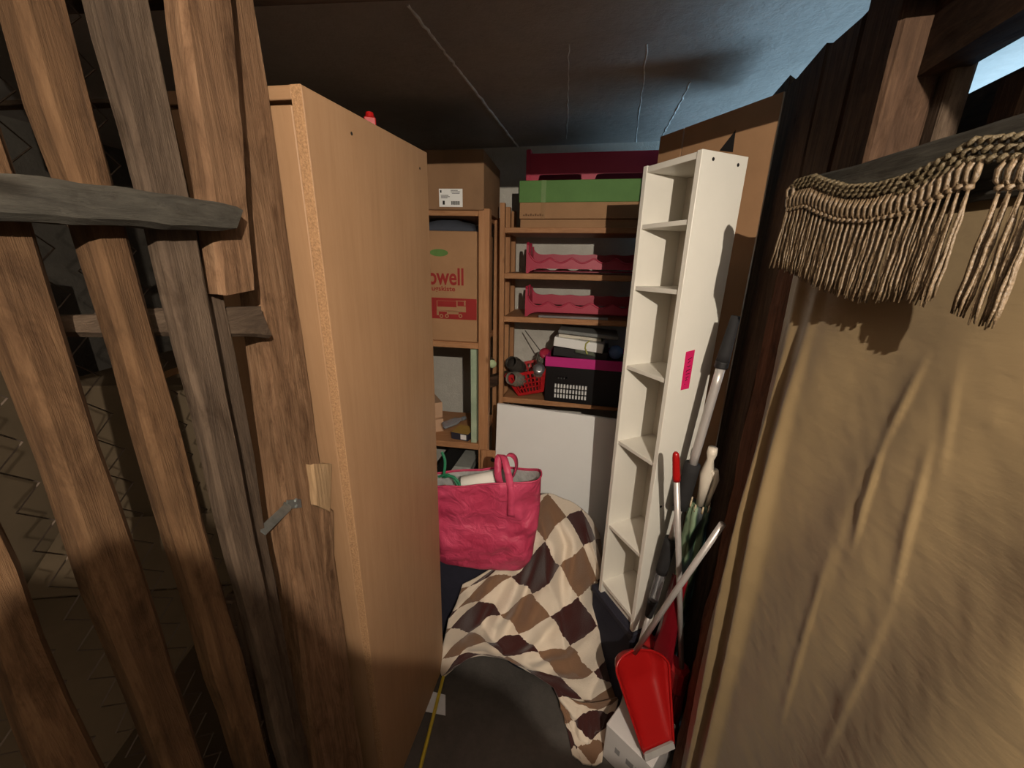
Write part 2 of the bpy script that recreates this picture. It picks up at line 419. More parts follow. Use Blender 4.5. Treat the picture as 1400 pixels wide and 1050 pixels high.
lb = MB(); p = [onL(150, 157, .215), onL(160, 157, .215), onL(165, 178, .215), onL(155, 178, .215)]
for i, (dx, w_) in enumerate(((0, .03), (.05, .022), (.1, .035))):
    a = Vector((-0.56-dx*.1, 0.56+dx*1.2, 0.0)); bfr = frame(a, 0.2, math.radians(-4))
    b = MB().box(bfr, -w_/2, w_/2, -.012, .012, 0, 0.98-dx, .002).build('offcut', W_GREY()); tag(b, ('tallest','middle sized','shortest')[i]+' of three narrow timber offcuts leaning among the cartons behind the slats', 'timber', 'offcuts behind the slats')

# ------------------------------------------------------------------ wardrobe
WD = frame((-0.367, 0.762, 0), -0.219, 0.033, 0.029); WL, WH, WW = 0.446, 1.904, 0.28
wd = thing('wardrobe', (-0.353, 0.733, 0), 'tall beech veneer wardrobe with raw chipboard front edge behind the door post', 'wardrobe')
t_ = 0.019
sp = MB().box(WD, -t_, 0, 0, WL, 0.0, WH, 0.0012).build('side_panel', W_BEECH(), wd)
MB().box(WD, -t_, 0, -0.0012, 0, 0.0, WH, 0.0004).build('raw_edge', CHIP, sp)
MB().box(WD, -WW, -WW+t_, 0, WL, 0, WH, 0.0012).build('side_panel', W_BEECH(), wd)
MB().box(WD, -WW+t_, -t_, 0, WL, WH-t_, WH, 0.0012).build('top_panel', W_BEECH('x'), wd)
MB().box(WD, -WW+t_, -t_, 0.02, WL, 0.06, 0.06+t_, 0.0012).build('bottom_panel', W_BEECH('x'), wd)
MB().box(WD, -WW+t_, -t_, 0.012, 0.028, 0.0, 0.06, 0.001).build('plinth', W_BEECH('x'), wd)
MB().box(WD, -WW+t_, -t_, WL-0.006, WL-0.002, 0.06, WH-t_, 0).build('back_panel', W_BEECH(), wd)
dm = W_BEECH()
MB().box(WD, -WW+t_+0.003, -t_-0.004, 0.002, 0.020, 0.065, WH-t_-0.006, 0.0015).build('door', dm, wd)
for ly, lz in ((0.12, 1.868), (0.4, 1.86)):
    m_ = MB(); m_.lathe([(0.0, 0.0006), (0.003, 0.0006), (0.0032, 0.0)], WD(0, ly, lz), WD.M @ Vector((1, 0, 0)), 8); m_.build('screw_hole', DARKP, sp)
rt = MB(); c = WD(-0.05, 0.27, WH)
rt.box(frame(c, 0.3), -0.012, 0.012, -0.012, 0.012, 0, 0.03, 0.002).lathe([(0.0, .04), (0.008, .04), (0.01, .03)], c, (0, 0, 1), 10)
tag(rt.build('red_cap_bottle', RED), 'small red plastic bottle cap standing on top of the wardrobe', 'bottle')

# ------------------------------------------------------------------ racks along the back wall
RK = frame((-0.062, 1.95, 0), math.radians(-10), 0, 0)
RK1 = frame((-0.10, 1.74, 0), math.radians(-8), 0, math.radians(0.6))
def rk_z(fr, x, y, ly=0.0): return px_on(fr, x, y, ly)[1]
def rk_x(fr, x, y, ly=0.0): return px_on(fr, x, y, ly)[0]
# left rack
r1 = thing('pine_shelf_rack', RK1(0, 0, 0), 'pine shelf rack with thick upright posts holding moving cartons behind the wardrobe', 'shelf rack')
pxl, pxr = rk_x(RK1, 654, 450), rk_x(RK1, 668, 450); ztop = rk_z(RK1, 664, 285)
dep = 0.40
for (x0, x1) in ((pxl, pxr), (pxl-0.84, pxr-0.84)):
    for (y0, y1) in ((0, 0.045), (dep-0.045, dep)):
        MB().box(RK1, x0, x1, y0, y1, 0, ztop, 0.002).build('post', W_RACK('z'), r1)
def board(fr, x0, x1, ya, yb, ly0, ly1, parent, pxm, mat=None):
    z1 = rk_z(fr, pxm, ya, ly0); z0 = rk_z(fr, pxm, yb, ly0)
    MB().box(fr, x0, x1, ly0, ly1, z0, z1, 0.002).build('shelf_board', mat or W_RACK('x'), parent); return z1
zA = board(RK1, pxl-0.84+.045, pxl, 287.5, 295, 0.004, dep, r1, 625)
zB = board(RK1, pxl-0.84+.045, pxl, 468, 476, 0.004, dep, r1, 630)
zC = board(RK1, pxl-0.84+.045, pxl, 606, 614, 0.004, dep, r1, 640)
zD = 0.14
MB().box(RK1, pxl-0.84+.045, pxl, 0.004, dep, zD-.02, zD, .002).build('shelf_board', W_RACK('x'), r1)
# right rack
r2 = thing('pine_shelf_rack', RK(0, 0, 0), 'slim pine rack holding raspberry bottle racks and crates on its shelves', 'shelf rack')
ux0, ux1 = rk_x(RK, 682.5, 400), rk_x(RK, 689, 400)
RWD = 1.05; d2 = 0.33
u_top = rk_z(RK, 686, 277)
for xo in (0, RWD):
    for ly in (0, 0.14, d2-0.03):
        MB().box(RK, ux0+xo, ux1+xo, ly, ly+0.03, 0, u_top, 0.0015).build('upright', W_RACK('z'), r2)
z1_ = board(RK, ux1, ux0+RWD, 311, 318.5, 0.0, d2, r2, 740)
z2_ = board(RK, ux1, ux0+RWD, 374.3, 382, 0.0, d2, r2, 740)
z3_ = board(RK, ux1, ux0+RWD, 434.5, 442, 0.0, d2, r2, 740)
z4_ = board(RK, ux1, ux0+RWD, 544, 551, 0.0, d2, r2, 700)
MB().box(RK, ux1, ux0+RWD, 0, d2, .25, .27, .002).build('shelf_board', W_RACK('x'), r2)

# top carton with shipping label
b0 = rk_x(RK1, 561, 250, -0.01); b1 = rk_x(RK1, 661.5, 250, -0.01); ht = rk_z(RK1, 640, 204, -0.01)
ct = thing('carton', RK1((b0+b1)/2, 0.17, zA), 'brown cardboard carton with white shipping label on top of the left rack', 'box')
MB().box(RK1, b0, b1, -0.01, 0.36, zA, ht, 0.003).build('body', CARD2, ct)
sx0, sz1 = px_on(RK1, 600, 258, -0.011); sx1, sz0 = px_on(RK1, 632.5, 283, -0.011)
lab = MB().box(RK1, sx0, sx1, -0.0112, -0.01, sz0, sz1).build('shipping_label', WHITE2, ct); tag(lab, 'white shipping label with barcode')
m_ = MB(); lw = sx1-sx0; lh = sz1-sz0
for k in range(16):
    u = 0.52+0.36*k/16; m_.box(RK1, sx0+lw*u, sx0+lw*(u+0.012+0.008*(k % 3 == 0)), -0.0116, -0.0112, sz0+lh*.12, sz0+lh*.32)
m_.box(RK1, sx0+lw*.15, sx0+lw*.24, -0.0116, -0.0112, sz0+lh*.12, sz0+lh*.34)
m_.box(RK1, sx0+lw*.05, sx0+lw*.11, -0.0116, -0.0112, sz0+lh*.78, sz0+lh*.92)
for i, (u0, u1, v) in enumerate(((.5, .8, .9), (.5, .9, .82), (.55, .88, .74), (.08, .4, .62), (.08, .46, .55), (.08, .36, .48))):
    m_.box(RK1, sx0+lw*u0, sx0+lw*u1, -0.0116, -0.0112, sz0+lh*v, sz0+lh*(v+.03))
m_.build('print', DARKP, lab)

# moving carton with red print
b0 = rk_x(RK1, 548, 400, 0.02); b1 = rk_x(RK1, 652, 400, 0.02); ht = rk_z(RK1, 630, 316, 0.02)
mv = thing('moving_carton', RK1((b0+b1)/2, 0.18, zB), 'tall brown moving carton with red lettering and red truck band on the left rack', 'box')
MB().box(RK1, b0, b1, 0.02, 0.38, zB, ht, 0.003).build('body', CARD, mv)
PRT = plain('red_print', (146, 34, 32), 0.7, 0.06)
xl, zt = px_on(RK1, 590, 406.5, 0.0194); xr, zb = px_on(RK1, 652, 438, 0.0194)
bnd = MB().box(RK1, b0+.001, xr-.001, 0.0192, 0.02, zb, zt).build('red_band', PRT, mv)
xa, za = px_on(RK1, 585, 388, 0.019); xb, zb2 = px_on(RK1, 640, 366, 0.019)
hgt = zb2-za
text('lettering', 'owell', hgt*1.36, lambda u, v: RK1(xa+u, 0.0190, za+v), PRT, mv, offset=hgt*.03, sx=(xb-xa)/(hgt*1.36*2.42))
xa2, za2 = px_on(RK1, 590, 397, 0.019); hg2 = rk_z(RK1, 610, 391.5, .019)-za2
xb2 = rk_x(RK1, 628, 394, .019)
text('lettering', 'ugskiste', hg2*1.5, lambda u, v: RK1(xa2+u, 0.0190, za2+v), PRT, mv, offset=hg2*.03, sx=(xb2-xa2)/(hg2*1.5*3.75))
tr = MB(); TR = lambda x, y: px_on(RK1, x, y, 0.0189)
def trq(x0, y0, x1, y1):
    a = TR(x0, y0); b = TR(x1, y1); tr.box(RK1, min(a[0], b[0]), max(a[0], b[0]), 0.0187, 0.0192, min(a[1], b[1]), max(a[1], b[1]))
for qd in ((597, 411, 623, 411.8), (597, 411, 598, 419), (597, 419, 625, 425), (623, 411, 637, 412.5), (624, 411, 625.5, 420), (634.5, 411, 636.5, 418), (625, 418.5, 637, 427), (597, 425, 600, 431), (611, 425, 627, 430), (597, 424, 630, 427)): trq(*qd)
for wx in (603.5, 611, 629.5):
    a = TR(wx, 432); rr = 0.0092
    tr.add([RK1(a[0]+rr*math.cos(k*PI/8), 0.0187, a[1]+rr*math.sin(k*PI/8)) for k in range(16)] + [RK1(a[0]+rr*.5*math.cos(k*PI/8), 0.0187, a[1]+rr*.5*math.sin(k*PI/8)) for k in range(16)],
           [(k, (k+1) % 16, 16+(k+1) % 16, 16+k) for k in range(16)])
tr.build('truck_print', CARD, bnd)
gx, gz = px_on(RK1, 600, 345.5, .0193); m_ = MB()
m_.add([RK1(gx+0.042*math.cos(k*PI/12)*(1), 0.0190, gz+0.0155*math.sin(k*PI/12)) for k in range(24)], [tuple(range(24))])
m_.build('handle_hole', plain('green_inside', (92, 128, 64), 0.7), mv)
# dark bag folded on the moving carton
dbx = rk_x(RK1, 575, 310, .1); dby = rk_x(RK1, 650, 310, .1)
m_ = MB(); vs = []; fs = []; nx, ny = 14, 8
hz = rk_z(RK1, 620, 299, .1)-ht
for i in range(nx+1):
    for j in range(ny+1):
        u, v = i/nx, j/ny
        h_ = 0.012+hz*(math.sin(PI*min(1, max(0, u)))**.4)*(math.sin(PI*v)**.4)*(0.8+0.3*noise.noise(Vector((u*4, v*4, 2))))
        vs.append(RK1(dbx+(dby-dbx)*u, 0.05+0.28*v, ht+h_))
n0 = len(vs)
for i in range(nx+1):
    for j in range(ny+1): vs.append(RK1(dbx+(dby-dbx)*i/nx, 0.05+0.28*j/ny, ht+.001))
for i in range(nx):
    for j in range(ny):
        a = i*(ny+1)+j; fs += [(a, a+1, a+ny+2, a+ny+1), (n0+a, n0+a+ny+1, n0+a+ny+2, n0+a+1)]
rim = [i*(ny+1) for i in range(nx+1)]+[nx*(ny+1)+j for j in range(1, ny+1)]+[i*(ny+1)+ny for i in range(nx-1, -1, -1)]+[j for j in range(ny-1, 0, -1)]
for a, b in zip(rim, rim[1:]+rim[:1]): fs.append((a, b, n0+b, n0+a))
tag(mesh('folded_bag', vs, fs, plain('slate_fabric', (70, 74, 84), .9, .1, 30, .1), None, True), 'dark grey fabric bag folded flat on the moving carton', 'bag')

# on the lower board of the left rack: pale green plank, beige parcel, bottle, small box
gx0 = rk_x(RK1, 644, 540, 0.02); gx1 = rk_x(RK1, 652, 540, 0.02)
gp = MB().box(RK1, gx0, gx1-0.001, 0.015, 0.33, zC, rk_z(RK1, 648, 477.5, .02), 0.001).build('painted_panel', plain('pale_green_paint', (168, 182, 156), .7, .12, 12, 0, .3, 0, (140, 158, 134)))
tag(gp, 'narrow pale green painted panel standing upright against the rack post', 'panel')
def parcel(x0, x1, y0, y1, ly0, ly1, pz, name, mat, label, cat, yaw=0):
    a = rk_x(RK1, x0, y1, ly0); b = rk_x(RK1, x1, y1, ly0); h1 = rk_z(RK1, (x0+x1)/2, y0, ly0)
    t = MB().box(RK1, a, b, ly0, ly1, pz, h1, 0.002).build(name, mat); return tag(t, label, cat), h1
PAR = plain('beige_paper', (196, 160, 130), .7, .06, 10)
fr_p = frame(RK1(rk_x(RK1, 598, 600, .1), 0.10, zC), math.radians(24))
zp = rk_z(RK1, 625, 597, .1)
pb = thing('paper_parcel', fr_p(0, .12, 0), 'long pale beige parcel on the lower board of the left rack', 'parcel')
MB().box(fr_p, -0.22, 0.036, 0, 0.26, 0.0, 0.072, 0.002).build('box', PAR, pb)
fr_q = frame(fr_p(0, 0, 0.0728), math.radians(26))
pb2 = MB().box(fr_q, -0.2, 0.04, 0.02, 0.28, 0, 0.085, 0.002).build('paper_parcel', PAR); tag(pb2, 'upper pale beige parcel stacked on a longer beige parcel', 'parcel')
bx = frame(RK1(rk_x(RK1, 629, 611, .03), .03, zC), math.radians(-20))
sb = thing('small_carton', bx(0, 0, 0), 'small dark printed carton with white label lying beside the green panel', 'box')
MB().box(bx, -.05, .045, 0, .1, 0, .038, .001).build('body', plain('dark_blue_card', (50, 48, 60), .6), sb)
MB().box(bx, .004, .036, -.0006, 0, .006, .033).build('label', WHITE2, sb)
MB().box(bx, -.05, .045, .0, .1, .0381, .0388).build('lid_print', plain('ochre_card', (176, 140, 70), .6), sb)
bo = RK1(rk_x(RK1, 606, 600, .05), .05, zC+.062); ax = (RK1.M @ Vector((.75, .66, .15)))
bt_ = thing('glass_bottle', bo, 'small clear glass bottle lying across the beige parcel front', 'bottle')
MB().lathe([(0.0, 0), (.018, .001), (.02, .008), (.02, .075), (.012, .095), (.009, .1), (.009, .125)], bo, ax, 16).build('body', glass('clear_glass', (200, 205, 215)), bt_, True)
MB().lathe([(0.0105, .112), (.0105, .132), (0, .132)], bo, ax, 14).build('cap', plain('silver_cap', (170, 175, 185), .3, .05, 10, 0, .5, .6), bt_, True)
# darkness shelf: grey plastic tub lid and green hose
lowz = zD
tb = thing('plastic_tub', RK1(rk_x(RK1, 620, 640, .1), .18, lowz), 'dark grey plastic tub below the lower board of the left rack', 'tub')
tz = rk_z(RK1, 620, 650, .05)-lowz
MB().box(RK1, rk_x(RK1, 590, 640, .05), rk_x(RK1, 648, 640, .05), .05, .36, lowz, lowz+tz, .008).build('body', BLACK, tb)
lw0 = rk_x(RK1, 612, 640, .05); lw1 = rk_x(RK1, 645, 630, .05)
MB().hexa([RK1(lw0, .05, lowz+tz+.001), RK1(lw1-.02, .05, lowz+tz+.001), RK1(lw1, .3, lowz+tz+.001), RK1(lw0+.03, .3, lowz+tz+.001),
           RK1(lw0+.03, .07, lowz+tz+.045), RK1(lw1-.01, .07, lowz+tz+.045), RK1(lw1-.005, .28, lowz+tz+.055), RK1(lw0+.05, .28, lowz+tz+.055)]).build('lid', plain('grey_lid', (150, 152, 146), .6), tb)
wdp = rk_x(RK1, 657, 640, -.02), rk_x(RK1, 678, 640, -.02)
op = thing('fibreboard_offcut', RK1(sum(wdp)/2, -.03, 0), 'brown fibreboard offcut with a round hole standing between rack and white panel', 'board')
oz = rk_z(RK1, 668, 615, -.03)
MB().box(RK1, wdp[0]+.006, wdp[1], -.04, -.028, 0, oz, .001).build('body', W_RACK('z'), op)
hx, hz_ = px_on(RK1, 674, 629, -.0405)
MB().lathe([(0, .0), (.012, .0)], RK1(hx, -.0405, hz_), RK1.M @ Vector((0, -1, 0)), 14).build('hole', DARKP, op)

# green-lidded box, under-box, crate on top
GREEN = plain('green_lid_card', (88, 128, 66), .7, .08, 12)
gx0 = rk_x(RK, 709.5, 280, .02); zl = rk_z(RK, 760, 299, .02); zg = rk_z(RK, 760, 276.5, .02); zt2 = rk_z(RK, 760, 246, .02)
ub = tag(MB().box(RK, gx0+.006, gx0+.6, .03, .32, z1_, zl-.002, .002).build('flat_carton', CARD), 'flat plain cardboard box beneath the green lidded box', 'box')
gb = thing('lidded_carton', RK(gx0+.3, .17, zl), 'wide cardboard box with a green lid on the top shelf of the right rack', 'box')
MB().box(RK, gx0+.003, gx0+.6, .023, .32, zl, zg+.01, .002).build('body', CARD, gb)
MB().box(RK, gx0, gx0+.603, .02, .325, zg, zt2, .002).build('lid', GREEN, gb)
tx = rk_x(RK, 740, 260, .019)
MB().box(RK, tx, tx+.022, .0192, .02, zg, zt2).build('tape', plain('green_tape', (104, 136, 78), .35, .05), gb)
MB().box(RK, tx, tx+.022, .0222, .023, zl, zg).build('tape', plain('parcel_tape', (150, 112, 70), .3, .05), gb)
text('lettering', 'archivbox', .018, lambda u, v: RK(gx0+.018+u, .0218, zl+.012+v), plain('dark_print', (96, 66, 44), .8), gb) if False else None
m_ = MB()
for k in range(9): m_.box(RK, gx0+.02+k*.011, gx0+.028+k*.011, .0222, .0229, zl+.012, zl+.018+.004*(k % 2))
m_.build('faint_print', plain('dark_print', (110, 78, 52), .8), gb)

def bottle_rack(lx, ly, z, L, zs, label, group=None, mat=ROSE):
    """moulded plastic wine rack: two end plates, scalloped front and back rails"""
    t = thing('bottle_rack', RK(lx+L/2, ly+.1, z), label, 'bottle rack', group)
    depth = 0.20
    for k, xx in enumerate((lx, lx+L-.012)):
        prof = []
        for i in range(17):
            v = i/16; y = v*depth
            prof.append((y, zs*(0.62+0.38*math.cos(2*PI*(v-0.07))**2) if 0.0 < v < 1 else zs*.9))
        m_ = MB(); vs = [RK(xx, ly+y, z) for y, h_ in prof]+[RK(xx, ly+y, z+h_) for y, h_ in prof]
        vs2 = [v + RK.M @ Vector((.012, 0, 0)) for v in vs]; n = len(prof); fs = []
        for i in range(n-1):
            fs += [(i, i+1, n+i+1, n+i), (2*n+i, 3*n+i, 3*n+i+1, 2*n+i+1), (n+i, n+i+1, 3*n+i+1, 3*n+i), (i, 2*n+i, 2*n+i+1, i+1)]
        fs += [(0, n, 3*n, 2*n), (n-1, 3*n-1, 4*n-1, 2*n-1)]
        m_.add(vs+vs2, fs).build('end_plate', mat, t)
    per = 0.103
    for name, yy, hb, ht_ in (('front_rail', 0.0, .16, .50), ('back_rail', depth-.012, .3, .66)):
        m_ = MB(); n = 64; vs = []; fs = []
        for i in range(n+1):
            x = lx+.012+(L-.024)*i/n; ph = (x-lx-.012)/per
            top = zs*(ht_-0.0) - zs*.085*(1-math.cos(2*PI*(ph+.0))) * -1 - zs*.16
            top = zs*ht_ - zs*(.15 if name == 'front_rail' else .03)*(abs(math.sin(PI*ph))**1.3) + (zs*.16*math.exp(-ph*9))
            bot = zs*(hb*min(1, max(0.0, (x-lx-.012)/.05))**.5 if name == 'front_rail' else hb)
            if name == 'front_rail' and x > lx+L-.06: bot *= max(0, (lx+L-.012-x)/.05)
            for yv in (yy, yy+.012):
                vs += [RK(x, ly+yv, z+bot), RK(x, ly+yv, z+top)]
        for i in range(n):
            a = 4*i; b = a+4
            fs += [(a, b, b+1, a+1), (a+2, a+3, b+3, b+2), (a+1, b+1, b+3, a+3), (a, a+2, b+2, b)]
        fs += [(0, 1, 3, 2), (4*n, 4*n+2, 4*n+3, 4*n+1)]
        rail = m_.add(vs, fs).build(name, mat, t)
        if name == 'front_rail': MB().tube([vs[4*i+1]+RK.M @ Vector((0, .002, 0)) for i in range(n+1)], .0045, 6).build('rail_bead', mat, rail, True)
    MB().box(RK, lx+.012, lx+L-.012, ly+.09, ly+.11, z+zs*.05, z+zs*.1).build('floor_bar', mat, t)
    return t
for (zz, pxx, yt, lab_) in ((z2_, 719.5, 331, 'raspberry plastic bottle rack with scalloped rail on the second shelf from the top'),
                            (z3_, 718, 391, 'raspberry plastic bottle rack with scalloped rail directly above the pink rimmed crate')):
    lx = rk_x(RK, pxx, yt+20, .03); zs = rk_z(RK, pxx, yt, .03)-zz
    bottle_rack(lx, .03, zz+.001, .60, zs, lab_)
lx = rk_x(RK, 719.5, 230, .04); zs = rk_z(RK, 725, 204, .04)-zt2
tp = thing('bottle_rack', RK(lx+.3, .14, zt2), 'dark raspberry plastic rack turned over on the green lidded box under the ceiling', 'bottle rack')
m_ = MB(); arch = [(0, 0), (.055, 0), (.062, .18), (.075, .2), (.24, .2), (.25, .18), (.252, 0), (.31, 0), (.318, .18), (.35, .2), (.54, .2), (.548, 0), (.60, 0)]
for (xa_, h0), (xb_, h1) in zip(arch, arch[1:]):
    za_, zb_ = zt2+zs*h0, zt2+zs*h1; tt = zt2+zs*.86
    for ly in (.04,):
        m_.hexa([RK(lx+xa_, ly, za_), RK(lx+xb_, ly, zb_), RK(lx+xb_, ly+.012, zb_), RK(lx+xa_, ly+.012, za_),
                 RK(lx+xa_, ly, tt), RK(lx+xb_, ly, tt), RK(lx+xb_, ly+.012, tt), RK(lx+xa_, ly+.012, tt)])
m_.build('front_rail', ROSE, tp)
MB().box(RK, lx+.012, lx+.588, .24, .252, zt2+zs*.2, zt2+zs*.8, .002).build('back_rail', ROSE, tp)
for xx in (lx-.001, lx+.59): MB().box(RK, xx, xx+.022, .038, .255, zt2+.001, zt2+zs, .003).build('end_plate', ROSE, tp)
# grey strip under the lower bottle rack
a = rk_x(RK, 736, 435, .012); b = rk_x(RK, 831, 436, .012)
tag(MB().box(RK, a, b, .004, .028, z3_, z3_+.012, .002).build('metal_strip', plain('grey_strip', (120, 116, 116), .4, .05, 10, 0, .5, .3)), 'flat grey metal strip lying along the shelf edge below a bottle rack', 'strip')

# black folding crate with pink rim
cx0 = rk_x(RK, 745.5, 520, .0); CRK = frame(RK(cx0, .0, z4_), math.radians(-14))
czt = (rk_z(RK, 746, 487, .0)-z4_); crw, crd = .46, .31
cr = thing('folding_crate', CRK(crw/2, crd/2, 0), 'black plastic folding crate with a pink rim on the lowest visible shelf', 'crate')
BLK = plain('black_plastic', (18, 17, 18), .35, .1, 20, 0, .5); PINK = plain('pink_plastic', (196, 44, 128), .4, .05)
rimh = czt*.21
# front wall built as a grid with openings
def gridwall(fr, name, x0, x1, z0, z1, y, holes, mat, parent, th=.004):
    xs = sorted({x0, x1, *[h for hh in holes for h in hh[:2]]}); zs_ = sorted({z0, z1, *[h for hh in holes for h in hh[2:]]}); m_ = MB()
    for xa_, xb_ in zip(xs, xs[1:]):
        run = None
        for za_, zb_ in zip(zs_, zs_[1:]):
            xm, zm = (xa_+xb_)/2, (za_+zb_)/2
            if any(h[0] < xm < h[1] and h[2] < zm < h[3] for h in holes):
                if run: m_.box(fr, xa_, xb_, y, y+th, *run); run = None
            else: run = (run[0], zb_) if run else (za_, zb_)
        if run: m_.box(fr, xa_, xb_, y, y+th, *run)
    return m_.build(name, mat, parent)
holes = []
for i in range(11):
    for j in range(3):
        xh = .05+i*.0155; zh = czt*.09+j*czt*.115
        holes.append((xh, xh+.011, zh, zh+czt*.095))
for i in range(4): holes.append((.062+i*.014, .07+i*.014, czt*.52, czt*.58))
gridwall(CRK, 'front_wall', 0, crw, 0, czt-rimh, 0, holes, BLK, cr)
MB().box(CRK, 0, crw, crd-.004, crd, 0, czt-rimh).build('back_wall', BLK, cr)
for xx in (0, crw-.004): MB().box(CRK, xx, xx+.004, .004, crd-.004, 0, czt-rimh).build('side_wall', BLK, cr)
MB().box(CRK, .004, crw-.004, .004, crd-.004, 0, .004).build('base', BLK, cr)
rm = MB()
for a in ((-.004, crw+.004, -.004, .006), (-.004, crw+.004, crd-.006, crd+.004), (-.004, .006, .006, crd-.006), (crw-.006, crw+.004, .006, crd-.006)):
    rm.box(CRK, *a, czt-rimh, czt, .001)
rm.build('rim', PINK, cr)
tag(MB().box(CRK, .045, .24, .02, .1, .005, czt*.45, .002).build('white_carton', WHITE2), 'white carton showing through the holes of the black crate', 'box')
tag(MB().box(CRK, .02, crw-.02, .12, crd-.02, .005, czt*.9, .004).build('dark_case', plain('dark_case', (44, 40, 42), .7)), 'dark case packed in the back of the black crate', 'case')
# things lying on the crate
zz = z4_+czt
def lying(name, x0, x1, y0, y1, za_, zb_, yaw, tilt, mat, label, cat, fr0=None):
    c = CRK((x0+x1)/2, (y0+y1)/2, 0); fr = frame((c.x, c.y, za_), math.radians(yaw), 0, math.radians(tilt))
    return tag(MB().box(fr, -(x1-x0)/2, (x1-x0)/2, -(y1-y0)/2, (y1-y0)/2, 0, zb_-za_, .002).build(name, mat), label, cat)
hgt = lambda y: rk_z(RK, 790, y, .1)
lying('game_box', .03, .30, .02, .27, zz-.004, hgt(473), -14, 3, plain('black_box_card', (30, 28, 30), .5), 'flat black box lying across the pink rimmed crate', 'box')
lying('white_binder', .035, .28, .0, .22, hgt(472), hgt(460), -16, 5, WHITE2, 'white ring binder lying on a black box on the crate', 'binder')
lying('paper_stack', .05, .26, .02, .2, hgt(460)+.002, hgt(455.5), -12, 4, plain('cream_paper', (206, 200, 186), .8), 'cream stack of papers lying on the white binder', 'papers')
lying('grey_book', .05, .34, .0, .2, hgt(455)+.003, hgt(451)+.004, -12, 4, plain('grey_cover', (120, 122, 120), .5), 'thin grey book topmost on the crate pile', 'book')
# grey cloth rag hanging over the pile
rg = MB(); vs = []; fs = []
pA = atd(792, 455, 1.93); pB = atd(823, 461, 1.93); pC = atd(815, 487, 1.90); pD = atd(785, 480, 1.90)
n = 8
for i in range(n+1):
    for j in range(n+1):
        u, v = i/n, j/n; p = pA.lerp(pB, u).lerp(pD.lerp(pC, u), v)
        vs.append(p + Vector((0, -.03-.012*noise.noise(Vector((u*3, v*2, 1))), 0)))
nn = len(vs); vs += [v+Vector((0, .004, 0)) for v in vs]
for i in range(n):
    for j in range(n):
        a = i*(n+1)+j; fs += [(a, a+n+1, a+n+2, a+1), (nn+a, nn+a+1, nn+a+n+2, nn+a+n+1)]
rim = [i*(n+1) for i in range(n+1)]+[n*(n+1)+j for j in range(1, n+1)]+[i*(n+1)+n for i in range(n-1, -1, -1)]+list(range(n-1, 0, -1))
for a, b in zip(rim, rim[1:]+rim[:1]): fs.append((a, b, nn+b, nn+a))
tag(mesh('cleaning_cloth', vs, fs, plain('grey_green_cloth', (92, 98, 86), .95, .15, 30, .2), None, True), 'grey green cloth hanging over the pile on the crate', 'cloth')
m_ = MB(); pts = [atd(x, y, 1.86) for x, y in ((806, 466), (801, 470), (800, 476), (803, 484))]
m_.tube(pts, .004, 8); tag(m_.build('yellow_strap', plain('yellow_green_strap', (170, 168, 90), .6)), 'short yellow green strap dangling on the crate rim', 'strap')
bl = MB(); c = atd(842, 482, 1.84); bl.lathe([(0, -.03), (.026, -.024), (.036, 0), (.03, .022), (.012, .034), (0, .036)], c, (.2, -.3, .9), 18)
tag(bl.build('blue_bowl', plain('blue_glaze', (90, 120, 170), .2, .1), None, True), 'round pale blue glazed pot behind the white tower shelf', 'pot')
m_ = MB().tube([atd(718, 452, 2.16), atd(748, 492, 1.98)], .0028, 8); tag(m_.build('thin_rod', plain('grey_rod', (96, 90, 84), .5)), 'thin grey rod leaning against the back wall behind the crate', 'rod')

# red basket with jars
bk_o = RK(rk_x(RK, 708, 549, .01), .03, z4_+.004)
BKF = frame(bk_o, math.radians(-8), 0, math.radians(-14))
bk = thing('plastic_basket', bk_o, 'tilted red lattice plastic basket full of jars on the rack', 'basket')
bw, bh_, bd = .135, .13, .2
def bq(u, v, w):   # flaring basket: u along x, w along depth, v height
    fl = .045*v
    return BKF(-fl + (bw+2*fl)*u, -fl*.6 + (bd+1.2*fl)*w, bh_*v)
RBK = plain('red_basket_plastic', (178, 30, 34), .35, .06)
def lattice(P, name, nu, nv):
    m_ = MB(); nrm = (P(1, 0)-P(0, 0)).cross(P(0, 1)-P(0, 0)).normalized()*.003
    def bar(u0, u1, v0, v1):
        q = [P(u0, v0), P(u1, v0), P(u1, v1), P(u0, v1)]; m_.hexa(q+[x+nrm for x in q])
    bar(0, 1, 0, .12); bar(0, 1, .88, 1)
    for k in range(1, nv): v = .12+.76*k/nv; bar(0, 1, v-.025, v+.025)
    for k in range(nu+1):
        u = .06+.88*k/nu; w_ = .022 if 0 < k < nu else .06; bar(max(0, u-w_), min(1, u+w_), .12, .88)
    return m_.build(name, RBK, bk)
lattice(lambda u, v: bq(u, v, 0), 'front_wall', 8, 4)
lattice(lambda u, v: bq(u, v, 1), 'back_wall', 8, 4)
lattice(lambda w, v: bq(0, v, w), 'side_wall', 9, 4)
lattice(lambda w, v: bq(1, v, w), 'side_wall', 9, 4)
m_ = MB(); q = [bq(0, 0, 0), bq(1, 0, 0), bq(1, 0, 1), bq(0, 0, 1)]; m_.hexa(q+[x+Vector((0, 0, .003)) for x in q]).build('base', RBK, bk)
JG = glass('jar_glass', (206, 204, 190), .06); DG = glass('dark_jar_glass', (96, 90, 84), .1)
JG.node_tree.nodes['Principled BSDF'].inputs['Transmission Weight'].default_value = .75; DG.node_tree.nodes['Principled BSDF'].inputs['Transmission Weight'].default_value = .5
